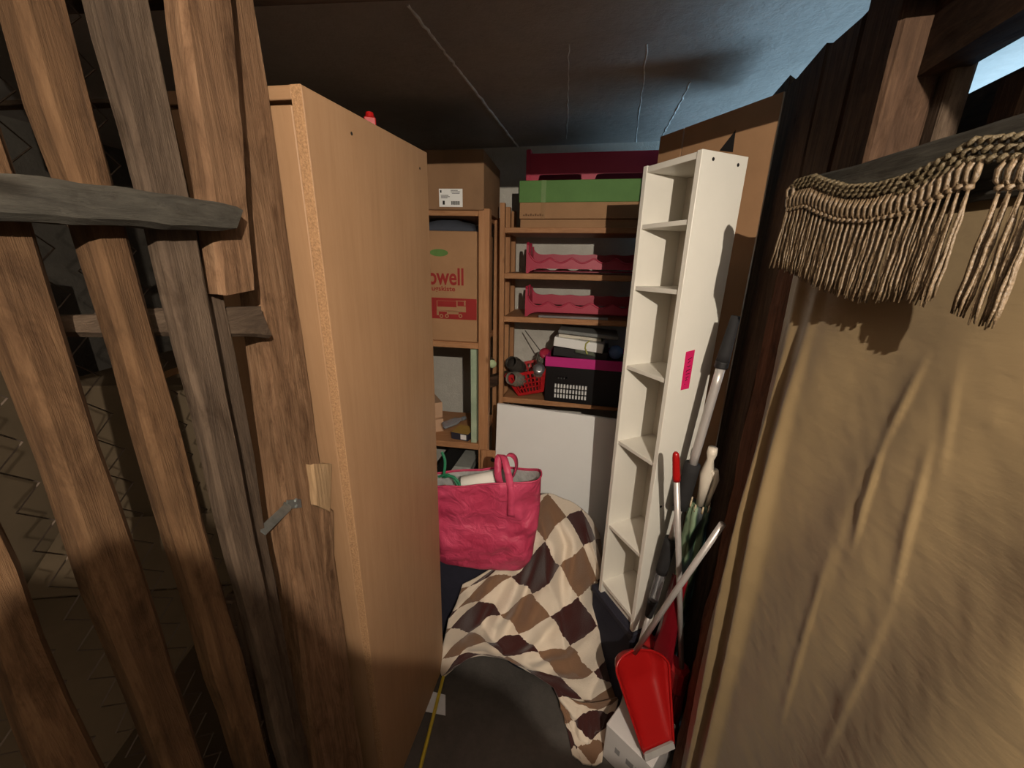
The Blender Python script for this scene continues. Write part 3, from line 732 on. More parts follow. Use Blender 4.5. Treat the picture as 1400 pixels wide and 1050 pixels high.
def jar(o, ax, r, L, label, mat, capmat=None):
    t = thing('glass_jar', o, label, 'jar')
    MB().lathe([(0, 0), (r*.9, 0), (r, .006), (r, L*.72), (r*.8, L*.84), (r*.8, L), (r*.72, L), (r*.72, L*.84), (r*.92, L*.72), (r*.92, .01), (0, .008)], o, ax, 22).build('body', mat, t, True)
    if capmat: MB().lathe([(r*.83, L*.88), (r*.84, L*1.02), (r*.3, L*1.03), (0, L*1.03)], o, ax, 22).build('lid', capmat, t, True)
    return t
jar(bq(.35, .55, .25), RK.M @ Vector((-.35, -.75, .25)), .04, .13, 'clear glass jar lying open on the red basket', JG)
jar(bq(.75, .6, .35), RK.M @ Vector((.15, -.8, .5)), .036, .12, 'clear glass jar with a steel lid on the red basket', JG, plain('steel_lid', (150, 150, 152), .3, .05, 10, 0, .5, .7))
jar(bq(.3, .95, .5), RK.M @ Vector((-.3, -.7, .45)), .042, .11, 'dark glass jar with open mouth on top of the jars in the red basket', DG)
jar(bq(.85, 1.0, .6), RK.M @ Vector((.2, -.6, .6)), .036, .10, 'glass jar with a raspberry lid at the back of the red basket', JG, ROSE)
gj = thing('green_cap_bottle', atd(674, 500, 1.96), 'small bottle with a pale green cap lying between the two racks', 'bottle')
ax = Vector((.25, -1, .05)); oo = atd(674, 500, 1.96)+Vector((-.03, .12, 0))
MB().lathe([(0, 0), (.022, .002), (.024, .01), (.024, .07), (.015, .085), (.015, .1)], oo, ax, 16).build('body', DG, gj, True)
MB().lathe([(.021, .095), (.021, .112), (0, .113)], oo, ax, 16).build('cap', plain('pale_green_cap', (186, 204, 160), .5), gj, True)
m_ = plank('wood_billet', [atd(656, 520, 2.0), atd(700, 508, 2.0), atd(700, 520, 2.0), atd(656, 534, 2.0)], Vector((0, .05, 0)), W_DARK('x'), None, 6, .004, .006)
tag(m_, 'dark stick of firewood wedged between the two racks', 'wood')

# white fibreboard panel leaning in front of the right rack
pt = atd(680, 552, 1.84); pr = atd(835, 573, 1.70); dirp = (pr-pt); dirp.z = dirp.z*1.0
dv = dirp.normalized(); PRr = pt + dv*.86
fwd = Vector((dv.y, -dv.x, 0)).normalized()
PB = lambda p, dz: Vector((p.x, p.y, 0)) + fwd*.10
vs = [pt, PRr, PB(PRr, 0), PB(pt, 0)]; th = fwd*-.016
m_ = MB().hexa([vs[3], vs[2], vs[2]+th, vs[3]+th, vs[0], vs[1], vs[1]+th, vs[0]+th])
tag(m_.build('fibreboard_sheet', WHITE2), 'large smooth white board leaning against the right rack', 'panel')

# ------------------------------------------------------------------ white tower shelf and the box under it
TS = 1.0
TWF = frame((0.369*TS, 1.251*TS, 1.65-(1.65-.378)*TS), -1.155)
TW, TD, TH = .206*TS, .164*TS, 1.543*TS; tt = .016
tw = thing('tower_shelf', TWF(TW/2, TD/2, 0), 'narrow white tower shelf with small open compartments and a pink tape label', 'shelf')
MB().box(TWF, 0, tt, 0, TD, 0, TH, .001).build('side_panel', WHITE, tw)
rsp = MB().box(TWF, TW-tt, TW, 0, TD, 0, TH, .001).build('side_panel', WHITE, tw)
MB().box(TWF, tt, TW-tt, TD-.006, TD-.002, .045, TH-.005).build('back_panel', plain('shelf_back', (212, 206, 194), .5, .03), tw)
MB().box(TWF, tt, TW-tt, .002, TD-.006, TH-tt-.002, TH-.002, .001).build('top_panel', WHITE, tw)
MB().box(TWF, tt, TW-tt, .002, TD-.006, .045, .045+tt, .001).build('bottom_panel', WHITE, tw)
MB().box(TWF, tt, TW-tt, .02, .03, .0, .045).build('plinth', WHITE, tw)
# shelf heights from the left front edge
def tower_z(y):
    lo, hi = 0, TH
    for _ in range(40):
        mid = (lo+hi)/2; q_ = TWF(0, 0, mid)-CAM; py = 525-FPX*q_.dot(_U)/q_.dot(_f)
        if py > y: lo = mid
        else: hi = mid
    return lo
for yy in (309, 392, 499, 601, 715):
    zc = tower_z(yy); MB().box(TWF, tt, TW-tt, .004, TD-.006, zc-.010, zc+.003, .001).build('shelf', WHITE, tw)
for lx_, lz in ((.04, TH-.018), (.13, TH-.022), (.045, .52), (.13, .55)):
    m_ = MB(); m_.lathe([(0, .0006), (.0042, .0006), (.0045, 0)], TWF(TW, lx_, lz), TWF.M @ Vector((1, 0, 0)), 10); m_.build('screw_hole', DARKP, rsp)
tp_ = onplane(940, 507, TWF(TW, 0, 0), TWF.M @ Vector((1, 0, 0))); lt_ = inv(TWF, tp_)
TAPE = plain('pink_tape', (206, 34, 96), .5, .05)
tpm = MB(); tpm.hexa([TWF(TW, lt_.y-.016, lt_.z-.058), TWF(TW, lt_.y+.016, lt_.z-.056), TWF(TW+.0006, lt_.y+.016, lt_.z-.056), TWF(TW+.0006, lt_.y-.016, lt_.z-.058),
                      TWF(TW, lt_.y-.018, lt_.z+.058), TWF(TW, lt_.y+.016, lt_.z+.062), TWF(TW+.0006, lt_.y+.016, lt_.z+.062), TWF(TW+.0006, lt_.y-.018, lt_.z+.058)])
tpo = tpm.build('tape_label', TAPE, tw); tag(tpo, 'pink tape label with handwriting')
hw = MB(); T2 = lambda a, b: TWF(TW+.0010, lt_.y+a, lt_.z+b)
for strk in (((.008, .04), (-.006, .034), (.004, .03), (-.005, .024)), ((.006, .016), (.0, .012), (-.006, .014)), ((.009, .004), (-.006, .0), (-.006, -.004)), ((.008, -.008), (-.006, -.010)), ((.006, -.018), (-.004, -.022), (.003, -.026), (-.004, -.03)), ((-.004, -.04), (-.005, -.041))):
    hw.tube([T2(*s) for s in strk], .0011, 5)
hw.build('handwriting', plain('marker_ink', (70, 14, 40), .6), tpo)
bz = TWF.o.z
ubx = thing('storage_box', TWF(TW/2, TD/2, -bz), 'dark navy storage box under the white tower shelf', 'box')
MB().box(TWF, -.03, TW+.005, -.005, TD+.02, -bz, -.02-.001, .006).build('body', NAVY, ubx)
MB().box(TWF, -.035, TW+.01, -.01, TD+.025, -.03, -.0005, .004).build('lid', plain('navy_lid', (40, 40, 52), .7), ubx)

# ------------------------------------------------------------------ right: partition, cardboard, posts
PRD = Vector((math.sin(math.radians(15)), math.cos(math.radians(15)), 0)); PRN = Vector((PRD.y, -PRD.x, 0))
PR0 = Vector((.615, .82, 0))
def onPR(x, y, off=0.0): return onplane(x, y, PR0+PRN*off, PRN)
# cardboard sheet
zc = 2.08
cA = atz(903, 187, zc); cB = atz(1072, 125, zc); cd_ = (cB-cA).normalized(); cn = Vector((cd_.y, -cd_.x, 0))
if cn.y < 0: cn = -cn
sheet = thing('cardboard_sheet', Vector((cA.x, cA.y, 0)).lerp(Vector((cB.x, cB.y, 0)), .5), 'tall flattened brown cardboard sheet standing behind the white tower shelf', 'cardboard')
cs = 0.245
cM = cA.lerp(cB, cs)
for a, b, zt_ in ((cA, cM-cd_*.003, zc), (cM+cd_*.003, cB, zc)):
    m_ = MB(); a0 = Vector((a.x, a.y, .02)); b0_ = Vector((b.x, b.y, .02)); m_.hexa([a0, b0_, b0_+cn*.006, a0+cn*.006, a, b, b+cn*.006, a+cn*.006]); m_.build('panel', CARD, sheet)
f1 = onplane(1006, 178, cA, cn); f2 = onplane(984, 206, cA, cn); f3 = onplane(1002, 208, cA, cn)
m_ = MB(); o_ = cn*-.0012; m_.add([f1+o_, f2+o_, f3+o_, f1, f2, f3], [(0, 1, 2), (3, 5, 4), (0, 3, 4, 1), (1, 4, 5, 2), (2, 5, 3, 0)]); m_.build('cut_notch', DARKP, sheet)

part = thing('slatted_partition', Vector((.66, 1.0, 0)), 'dark rough board partition with open top behind poles and curtain', 'partition')
def pr_board(xa, xb, ytop, ymid, off, th, mat, parent=part, zb=0.02, rag=.008, jit=.003, name='board', zt=None):
    a = onPR(xa, ymid, off); b = onPR(xb, ymid, off); z = zt if zt else onPR((xa+xb)/2, ytop, off).z
    up = lambda p, zz_: Vector((p.x, p.y, zz_))
    return plank(name, [up(a, z), up(b, z), up(b, zb), up(a, zb)], PRN*th, mat, parent, 24, jit, rag)
pr_board(1040, 1074, 132, 140, .03, .02, W_DARK())
pr_board(1073, 1089, 116, 140, .012, .022, W_DARK())
pr_board(1086, 1116, 92, 130, .0, .022, W_DARK())
pr_board(1121, 1158, 62, 120, .0, .024, W_DARK())
for (xa, xb) in ((960, 995), (997, 1038)): pr_board(xa, xb, 160, 160, .03, .02, W_DARK(), zt=2.03)
po2 = thing('corner_post', onPR(1185, 300, -.02)*1.0, 'squared dark post rising to the ceiling at the curtain plank', 'post'); po2.location.z = 0
pr_board(1160, 1207, 0, 120, -.02, .07, W_DARK(), po2, 0.0, 0, .002, 'post', CEIL)
# top rail running towards the camera
r_a = onPR(1222, 128, .02); r_b = onPR(1400, 8, .02); dr = Vector((r_b.x-r_a.x, r_b.y-r_a.y, 0)); zr = (r_a.z+r_b.z)/2
e0 = Vector((r_a.x, r_a.y, zr)) - dr.normalized()*.06; e1 = e0+dr.normalized()*1.1
tr_ = plank('top_rail', [e0+e*.095, e1+e*.095, e1, e0], PRN*.05, W_DARK('y'), None, 10, .002); tag(tr_, 'heavy dark timber rail running from the corner post above the curtain', 'beam')
# boards seen over the curtain plank
pr_board(1166, 1184, 150, 190, .075, .02, W_GREY())
pr_board(1212, 1252, 100, 160, .05, .024, W_GREY(), zt=2.05)
pr_board(1250, 1284, 104, 160, .05, .03, W_GREY(), zt=1.98)
q = [onPR(1280, 146, .12), onPR(1480, 66, .12)]; d_ = q[1]-q[0]; d_.z = 0; zq = q[0].z-.005
e0 = Vector((q[0].x, q[0].y, zq)) - d_.normalized()*.3; e1 = e0+d_.normalized()*1.0
plank('rail', [e0, e1, e1-e*.13, e0-e*.13], PRN*.022, W_DARK('y'), part, 12, .003)
pr_board(1352, 1392, 108, 150, .10, .02, W_DARK())
# board with bark edge beside the curtain
XB = .568
bb = [atx(1062, 400, XB), atx(1085, 400, XB)]; bl_, br_ = atx(955, 880, XB), atx(985, 880, XB)
y_l = (atx(1046, 420, XB).y+atx(958, 880, XB).y)/2; y_r = (atx(1100, 420, XB).y+atx(1005, 880, XB).y)/2
bk_b = thing('bark_edged_post', (XB, (y_l+y_r)/2, 0), 'reddish post with torn bark edge along the curtain side', 'post')
plank('post', [(XB, y_l, 1.77), (XB-.01, y_r, 1.77), (XB-.01, y_r, 0), (XB, y_l, 0)], Vector((.06, .01, 0)), W_BARK(), bk_b, 60, .006, .006)

# ------------------------------------------------------------------ curtain, plank, fringe
XC = .54
pk_a = atx(1118, 238, XC-.012); zpk = .5*(pk_a.z+atx(1395, 168, XC-.012).z)
pkl = pk_a.y+.015
pk = plank('curtain_plank', [(XC-.012, pkl, zpk+.004), (XC-.012, pkl, zpk-.075), (XC-.012, -.15, zpk-.075), (XC-.012, -.15, zpk+.004)], Vector((.022, 0, 0)), W_RAIL('y'), None, 30, .002, .004)
tag(pk, 'grey weathered plank with knots carrying the curtain and fringe', 'plank')
# curtain
YL, YR, ZT, ZB = atx(1062, 440, XC).y, -.12, zpk-.02, .10
creases = [((1103, 437), (1072, 561), .010, .016), ((1072, 561), (1023, 796), .016, .016), ((1023, 796), (973, 1050), .02, .02),
           ((1085, 440), (1035, 640), .008, .012), ((1035, 640), (965, 1000), .012, .012),
           ((1264, 493), (1208, 604), .008, .012), ((1208, 604), (1165, 747), .009, .012), ((1270, 610), (1215, 815), .008, .012),
           ((1134, 759), (1060, 994), .008, .014), ((1215, 815), (1120, 1040), .006, .02), ((1310, 500), (1285, 640), .005, .012), ((1170, 640), (1110, 860), .004, .03), ((1340, 560), (1400, 620), .003, .01)]
cre = [(atx(*a, XC), atx(*b, XC), h_, w_) for a, b, h_, w_ in creases]
def seg_d(py, pz, a, b):
    dy, dz = b.y-a.y, b.z-a.z; L2 = dy*dy+dz*dz; t = max(0, min(1, ((py-a.y)*dy+(pz-a.z)*dz)/L2))
    side = ((py-a.y)*dz-(pz-a.z)*dy)/math.sqrt(L2)
    return math.hypot(py-a.y-t*dy, pz-a.z-t*dz), side
nu, nv = 280, 150; vs = []; fs = []
for i in range(nu+1):
    for j in range(nv+1):
        u, v = i/nu, j/nv; y = YL+(YR-YL)*u; z = ZT+(ZB-ZT)*v
        sk = y*1.0-.16*(1.2-z)                 # folds run slightly forward as they fall
        dx = .009*math.sin(sk*15.0+.6) * (.3+.7*v) + .004*math.sin(sk*34+1.4*noise.noise(Vector((y*2, z*.8, 0))))
        dx -= (.016*math.exp(-((YL-.035-.02*v-y)/.012)**2) + .020*math.exp(-((YL-.085-.035*v-y)/.016)**2))*min(1, v*2.5)
        for a, b, h_, w_ in cre[5:]:
            dd_, sd_ = seg_d(y, z, a, b)
            if dd_ < w_*3:
                tt_ = max(0, min(1, ((y-a.y)*(b.y-a.y)+(z-a.z)*(b.z-a.z))/((b.y-a.y)**2+(b.z-a.z)**2)))
                dx -= .45*h_*math.exp(-(dd_/(w_*(.3 if sd_ > 0 else .8)))**2)*math.sin(PI*min(.97, max(.03, tt_)))**.6
        dx += .0012*noise.noise(Vector((y*16+z*9, z*15-y*12, 3))) + .0006*noise.noise(Vector((y*50-z*30, z*22, 7)))
        dx *= min(1, .15+v*4)
        if u < .03: dx += .01*(1-u/.03)
        vs.append(Vector((XC+.002+dx if v > .04 else XC+.004, y, z)))
for i in range(nu):
    for j in range(nv):
        a = i*(nv+1)+j; fs.append((a, a+nv+1, a+nv+2, a+1))
m_, nt, b_ = _new('gold_satin')
cvec = coords(nt, (1, 1, 1), False); n_ = nz(nt, cvec, 60, 6, .6); n2_ = nz(nt, cvec, 3, 3, .5)
nt.links.new(ramp(nt, n2_, [(.3, srgb((122, 103, 73))), (.7, srgb((140, 119, 86)))]), b_.inputs['Base Color'])
b_.inputs['Roughness'].default_value = .42; b_.inputs['Sheen Weight'].default_value = .15
b_.inputs['Specular IOR Level'].default_value = .35
wv = N(nt, 'ShaderNodeTexNoise'); wv.inputs['Scale'].default_value = 1; wv.inputs['Detail'].default_value = 5
nt.links.new(coords(nt, (14, 14, 40), False), wv.inputs['Vector']); bump(nt, b_, wv.outputs['Fac'], .3, .006)
cur = mesh('curtain', vs, fs, m_, None, True)
so = cur.modifiers.new('thick', 'SOLIDIFY'); so.thickness = .0015; so.offset = 1
tag(cur, 'long golden beige satin curtain hanging from the grey plank', 'curtain')

# fringe: braid and tassels
XF = XC-.034
fr_pts = [(1085, 250), (1113, 241), (1130, 248), (1160, 256), (1200, 254), (1250, 239), (1300, 213), (1332, 193), (1365, 190), (1400, 187), (1470, 176)]
bot_pts = [(1063, 362), (1085, 370), (1120, 390), (1180, 408), (1240, 406), (1305, 420), (1345, 441), (1400, 452), (1470, 470)]
def curve3(pts, X): return [atx(x, y, X) for x, y in pts]
def interp(P, y):
    for a, b in zip(P, P[1:]):
        if (a.y-y)*(b.y-y) <= 0 and a.y != b.y: return a.z+(b.z-a.z)*(y-a.y)/(b.y-a.y)
    return P[0].z if y > P[0].y else P[-1].z
braid3 = curve3(fr_pts, XF); bot3 = curve3(bot_pts, XF)
fg = thing('tassel_fringe', (XF, .5, 1.2), 'gold and mauve tassel fringe with twisted braid draped over the plank and curtain', 'fringe')
GOLD = plain('gold_braid', (92, 80, 58), .5, .3, 300, .6, .5)
MAUV = plain('mauve_gold_thread', (108, 90, 68), .4, .4, 240, .5, .6)
ys0, ys1 = braid3[0].y, braid3[-1].y
def braidz(y): return interp(braid3, y)
for k, (dz, rr, ph) in enumerate(((.0, .0034, 0), (-.009, .0034, 2.0), (-.018, .0034, 4.0))):
    pts = []; nb = 150
    for i in range(nb+1):
        y = ys0+(ys1-ys0)*i/nb; w_ = 1.0 if y < .56 else .62
        pts.append(Vector((XF+.003*math.sin(i*1.5+ph), y, braidz(y)+dz*w_+.0022*math.cos(i*1.5+ph))))
    MB().tube(pts, rr, 6).build('braid', GOLD, fg, True)
def tassel(y, ztop, zbot, sway, rad, seed):
    m_ = MB(); rng = random.Random(seed)
    zk = ztop-.030
    for s in (-1, 1):       # loop above the knot
        m_.tube([Vector((XF, y+s*.002, ztop)), Vector((XF-.004, y+s*rad*1.0, ztop-.012)), Vector((XF-.003, y+s*rad*.9, zk+.008)), Vector((XF-.001, y, zk))], [.0024, .0034, .0032, .002], 5)
    m_.lathe([(0, .004), (.0045, .002), (.0045, -.002), (0, -.004)], Vector((XF-.002, y, zk)), (0, .2, 1), 7)
    for k in range(9):
        an = rng.random()*2*PI; r_ = rad*(.35+.75*rng.random()); pts = []; L = zk-zbot+rng.uniform(-.006, .008); ph = rng.random()*6
        for i in range(8):
            t = i/7; sp_ = r_*(t**.8)
            pts.append(Vector((XF-.002+.7*sp_*math.cos(an)+.0005*math.sin(t*14+ph), y+sp_*math.sin(an)+sway*t*t+.0005*math.cos(t*17+ph), zk-L*t)))
        m_.tube(pts, [.0014, .0018, .0019, .0019, .0019, .0019, .0018, .0010], 4)
    return m_.build('tassel', MAUV, fg, True)
y = ys0-.004; k = 0
ygap0, ygap1 = atx(1318, 300, XF).y, atx(1352, 300, XF).y
tassel(ys0-.002, braidz(ys0), atx(1070, 362, XF).z, .012, .008, 500)
while y > ys1:
    if not (ygap1 < y < ygap0):
        tassel(y, braidz(y)-.016, interp(bot3, y), random.uniform(-.004, .006), .0052, k)
    y -= .0098+random.uniform(-.0012, .0012); k += 1

# ------------------------------------------------------------------ poles, umbrella, broom, dustpan, box
def pole(name, a, b, secs, label, cat='pole'):
    t = thing(name, (min(a, b, key=lambda p: p.z).x, min(a, b, key=lambda p: p.z).y, min(a.z, b.z)), label, cat)
    for (nm, t0, t1, r0, r1, mat) in secs:
        MB().tube([a.lerp(b, t0+(t1-t0)*i/6) for i in range(7)], [r0+(r1-r0)*i/6 for i in range(7)], 14).build(nm, mat, t, True)
    return t
FOAM = plain('black_foam', (34, 33, 34), .85, .1, 60, .2)
TUBE = plain('satin_tube', (186, 180, 176), .35, .05, 20, 0, .5, .35)
pa = atd(1006, 432, .99); pe = Vector((.440, 1.036, 0.0)); zt_ = lambda z: (pa.z-z)/(pa.z-pe.z)
pole('telescopic_pole', pa, pe, [('grip', 0, zt_(1.41), .011, .017, FOAM), ('collar', zt_(1.41), zt_(1.392), .017, .017, BLACK), ('tube', zt_(1.392), zt_(1.09), .012, .012, TUBE),
     ('grip', zt_(1.10), zt_(.948), .022, .022, FOAM), ('tube', zt_(.948), zt_(.83), .009, .009, TUBE), ('grip', zt_(.83), zt_(.694), .019, .018, FOAM),
     ('clear_sleeve', zt_(.694), zt_(.576), .016, .016, glass('smoky_sleeve', (190, 190, 195), .15)), ('end_grip', zt_(.576), zt_(.505), .017, .013, FOAM), ('tube', zt_(.505), 1.0, .009, .009, TUBE)],
     'long telescopic pole with several black foam grips leaning beside the white tower shelf')
# umbrella
ua = atd(975, 612, .97); ub_ = atd(957, 690, .985); uc = Vector((.595, 1.065, .10))
um = thing('umbrella', (uc.x, uc.y, uc.z), 'folded green striped umbrella with off white handle between the poles', 'umbrella')
IV = plain('ivory_plastic', (206, 196, 180), .45, .05)
ud = (ub_-ua).normalized()
m_ = MB(); m_.tube([ua, ua.lerp(ub_, .1), ua.lerp(ub_, .2), ua.lerp(ub_, .45), ua.lerp(ub_, .6), ub_], [.012, .0135, .009, .019, .016, .011], 14).build('handle', IV, um, True)
m_ = MB(); hp = [ua.lerp(ub_, .35)+Vector((.010, -.012, 0)), ua.lerp(ub_, .5)+Vector((.022, -.012, 0)), ua.lerp(ub_, .8)+Vector((.018, -.008, 0)), ub_+Vector((.018, -.004, 0))]
m_.tube(hp, [.012, .009, .007, .006], 10).build('handle_strap', IV, um, True)
mU, nt, b_ = _new('striped_umbrella_cloth')
cv = coords(nt, (1, 1, 1), False); wvn = N(nt, 'ShaderNodeTexWave'); wvn.inputs['Scale'].default_value = 9; wvn.inputs['Distortion'].default_value = 4
nt.links.new(cv, wvn.inputs['Vector'])
nt.links.new(ramp(nt, wvn.outputs['Fac'], [(.2, srgb((16, 26, 26))), (.5, srgb((40, 66, 46))), (.8, srgb((120, 140, 112)))]), b_.inputs['Base Color']); b_.inputs['Roughness'].default_value = .6
pts = []; vs = []; fs = []; sg = 20; nr = 14
uu = ud.cross(Vector((0, 0, 1))).normalized(); vv = ud.cross(uu)
for i in range(nr+1):
    t = i/nr; c = ub_.lerp(uc, t); r_ = .034*(1-.45*t)*(1-.25*(1-min(1, t*5)))
    for k in range(sg):
        an = 2*PI*k/sg; rr = r_*(1+.22*math.sin(an*6+t*9)); vs.append(c+(uu*math.cos(an)+vv*math.sin(an))*rr)
for i in range(nr):
    for k in range(sg): a = i*sg+k; b = i*sg+(k+1) % sg; fs.append((a, b, b+sg, a+sg))
fs += [tuple(range(sg)), tuple(range(nr*sg, nr*sg+sg))]
mesh('canopy', vs, fs, mU, um, True)
MB().tube([uc, Vector((.599, 1.075, 0))], [.006, .004], 8).build('ferrule', BLACK, um, True)
for k in range(8):
    an = 2*PI*k/8; o_ = ub_+(uu*math.cos(an)+vv*math.sin(an))*.026
    MB().tube([o_+ud*.012, o_-ud*.012], [.003, .0022], 6).build('rib_tip', plain('brass_tip', (190, 170, 140), .4), um, True)
# white box on the floor
wb = frame(atz(833, 992, .165)*1.0, 0); wbz = .165
c1 = atz(829, 989, wbz); c2 = atz(886, 1044, wbz); ex_ = (c2-c1); yawb = math.atan2(ex_.y, ex_.x)
WB = frame((c1.x, c1.y, 0), yawb); wbw = ex_.length+.015; 
wbx = thing('white_carton', WB(wbw/2, .08, 0), 'small white carton on the floor beneath the red dustpan', 'box')
MB().box(WB, 0, wbw, 0, .17, 0, wbz, .003).build('body', plain('white_card', (206, 202, 200), .6, .04), wbx)
for k, (u, w_) in enumerate(((.25, .018), (.5, .026), (.7, .02))): MB().box(WB, wbw*u, wbw*u+w_, -.0006, 0, wbz*.45, wbz*.6).build('print', plain('grey_print', (140, 138, 138), .7), wbx)
# long-handled red dustpan
dpd = .93
dsock = atd(868, 889, .93)
lipL, lipR = atd(881, 1034, .79), atd(921, 1016, .82)
tL, tR = atd(845, 925, .875), atd(915, 908, .93)
dp = thing('dustpan', lipL.lerp(lipR, .5), 'bright red long handled dustpan with grey rubber lip propped on the white carton', 'dustpan')
ctr_t = tL.lerp(tR, .5); upv = (ctr_t-lipL.lerp(lipR, .5)); sdv = (lipR-lipL).normalized(); nrm = sdv.cross(upv).normalized()
if nrm.y > 0: nrm = -nrm       # towards the camera
nrm = (nrm).normalized()
vs = []; fs = []; nu, nv = 20, 20
for j in range(nv+1):
    v = j/nv
    L = lipL.lerp(tL, min(1, v/.72)); Rr = lipR.lerp(tR, min(1, v/.72))
    if v > .72:
        k = (v-.72)/.28; c = tL.lerp(tR, .5).lerp(dsock, k); half = (tR-tL)/2*math.sqrt(max(0.02, 1-k*k)); L = c-half; Rr = c+half
    for i in range(nu+1):
        u = i/nu; p = L.lerp(Rr, u); depth = .055*(1-(2*u-1)**6)*min(1, .12+v*1.6)*(1 if v < .85 else max(0, (1-v)/.15)**.5)
        vs.append(p - nrm*depth)
n0 = len(vs); vs += [v-nrm*.003 for v in vs]
for i in range(nu):
    for j in range(nv):
        a = j*(nu+1)+i; fs += [(a, a+1, a+nu+2, a+nu+1), (n0+a, n0+a+nu+1, n0+a+nu+2, n0+a+1)]
rim = list(range(nu+1))+[j*(nu+1)+nu for j in range(1, nv+1)]+[nv*(nu+1)+i for i in range(nu-1, -1, -1)]+[j*(nu+1) for j in range(nv-1, 0, -1)]
for a, b in zip(rim, rim[1:]+rim[:1]): fs.append((a, b, n0+b, n0+a))
mesh('pan', vs, fs, RED, dp, True)
m_ = MB(); m_.hexa([lipL-nrm*.006-upv.normalized()*.014, lipR-nrm*.006-upv.normalized()*.014, lipR+nrm*.003-upv.normalized()*.014, lipL+nrm*.003-upv.normalized()*.014,
                    lipL-nrm*.006+upv.normalized()*.006, lipR-nrm*.006+upv.normalized()*.006, lipR+nrm*.003+upv.normalized()*.006, lipL+nrm*.003+upv.normalized()*.006])
m_.build('rubber_lip', plain('grey_rubber', (160, 156, 152), .7), dp)
# rim bead
MB().tube([vs[i] for i in rim[nu:-0 or None]][:3*nv], .004, 6).build('rim', RED, dp, True)
hd = atd(988, 716, .83)
MB().tube([dsock-Vector((0, 0, .01)), dsock.lerp(hd, .5), hd], .0085, 12).build('handle', TUBE, dp, True)
# broom with red grip
ba = atd(924, 618, .93); bb2 = atd(921, 660, .93); bb2 = atd(925, 657, .932); be = atd(932, 915, .965)
br = thing('broom', (be.x, be.y, 0), 'grey broom stick with red grip and dark red head standing behind the dustpan', 'broom')
MB().tube([ba, ba.lerp(bb2, .06), ba.lerp(bb2, .2), ba.lerp(bb2, .9), bb2], [.004, .008, .0095, .0105, .0105], 14).build('grip', RED, br, True)
MB().tube([bb2, bb2.lerp(be, .5), be], .0085, 14).build('stick', TUBE, br, True)
hd0 = be; BH = frame((be.x, be.y, .0), math.radians(-55))
bzz = be.z
MB().box(BH, -.15, .02, -.03, .03, max(.12, bzz-.10), bzz+.01, .012).build('head', DRED, br)
mb = MB()
for i in range(16):
    for j in range(4):
        x_, y_ = -.145+i*.0105, -.022+j*.0147; mb.tube([BH(x_, y_, max(.12, bzz-.10)+.004), BH(x_, y_*1.4, .002)], .004, 4)
brs = mb.build('bristles', plain('dark_red_bristles', (116, 20, 24), .6), br)
# glossy red bag behind
rb = MB(); vs = []; fs = []
p0, p1, p2, p3 = atd(903, 790, 1.02), atd(962, 790, .95), Vector((.60, .97, .005)), Vector((.45, 1.01, .005))
nu, nv = 14, 20
for j in range(nv+1):
    for i in range(nu+1):
        u, v = i/nu, j/nv; wv_ = .35+.65*v
        c = p0.lerp(p1, .5).lerp(p3.lerp(p2, .5), v); hw_ = p0.lerp(p1, 1)-p0 if False else (p1-p0)*.5
        p = c + (p1-p0)*(u-.5)*wv_*.8
        vs.append(p + Vector((.3, -1, 0)).normalized()*(.035*math.sin(PI*u)*(.5+.5*v)+.008*noise.noise(Vector((u*4, v*5, 0)))))
n0 = len(vs); vs += [v+Vector((0, .02, 0)) for v in vs]
for i in range(nu):
    for j in range(nv):
        a = j*(nu+1)+i; fs += [(a, a+1, a+nu+2, a+nu+1), (n0+a, n0+a+nu+1, n0+a+nu+2, n0+a+1)]
rim = list(range(nu+1))+[j*(nu+1)+nu for j in range(1, nv+1)]+[nv*(nu+1)+i for i in range(nu-1, -1, -1)]+[j*(nu+1) for j in range(nv-1, 0, -1)]
for a, b in zip(rim, rim[1:]+rim[:1]): fs.append((a, b, n0+b, n0+a))
tag(mesh('red_plastic_bag', vs, fs, plain('glossy_dark_red', (112, 16, 26), .25, .15, 10, .1, .5), None, True), 'glossy dark red plastic bag hanging behind the dustpan handle', 'bag')

# ------------------------------------------------------------------ bag, blanket, floor things
def smoothgrid(P, nu, nv):
    """Catmull-Rom surface through a grid of control points P[row][col]"""
    def cr_(p0, p1, p2, p3, t):
        return .5*((2*p1)+(p2-p0)*t+(2*p0-5*p1+4*p2-p3)*t*t+(3*p1-p0-3*p2+p3)*t*t*t)
    def line(pts, t):
        n = len(pts)-1; x = min(t*n, n-1e-6); i = int(x); f = x-i
        g = lambda k: pts[k] if 0 <= k <= n else (2*pts[0]-pts[1] if k < 0 else 2*pts[n]-pts[n-1])
        return cr_(g(i-1), g(i), g(i+1), g(i+2), f)
    return [[line([line(row, i/nu) for row in P], j/nv) for i in range(nu+1)] for j in range(nv+1)]
# seat for the bag: navy suitcase behind
sc = thing('navy_suitcase', (-.12, 1.36, 0), 'dark navy fabric suitcase standing under the pink bag', 'suitcase')
SCF = frame((-.12, 1.437, 0), math.radians(-6))
MB().box(SCF, -.27, .17, -.14, .14, .015, .468, .03).build('body', NAVY, sc)
for x_ in (-.2, .14): MB().box(SCF, x_, x_+.04, -.13, .15, 0, .016, .004).build('foot', BLACK, sc)
MB().box(SCF, -.272, .172, -.006, .004, .02, .470, .003).build('zip_seam', BLACK, sc)
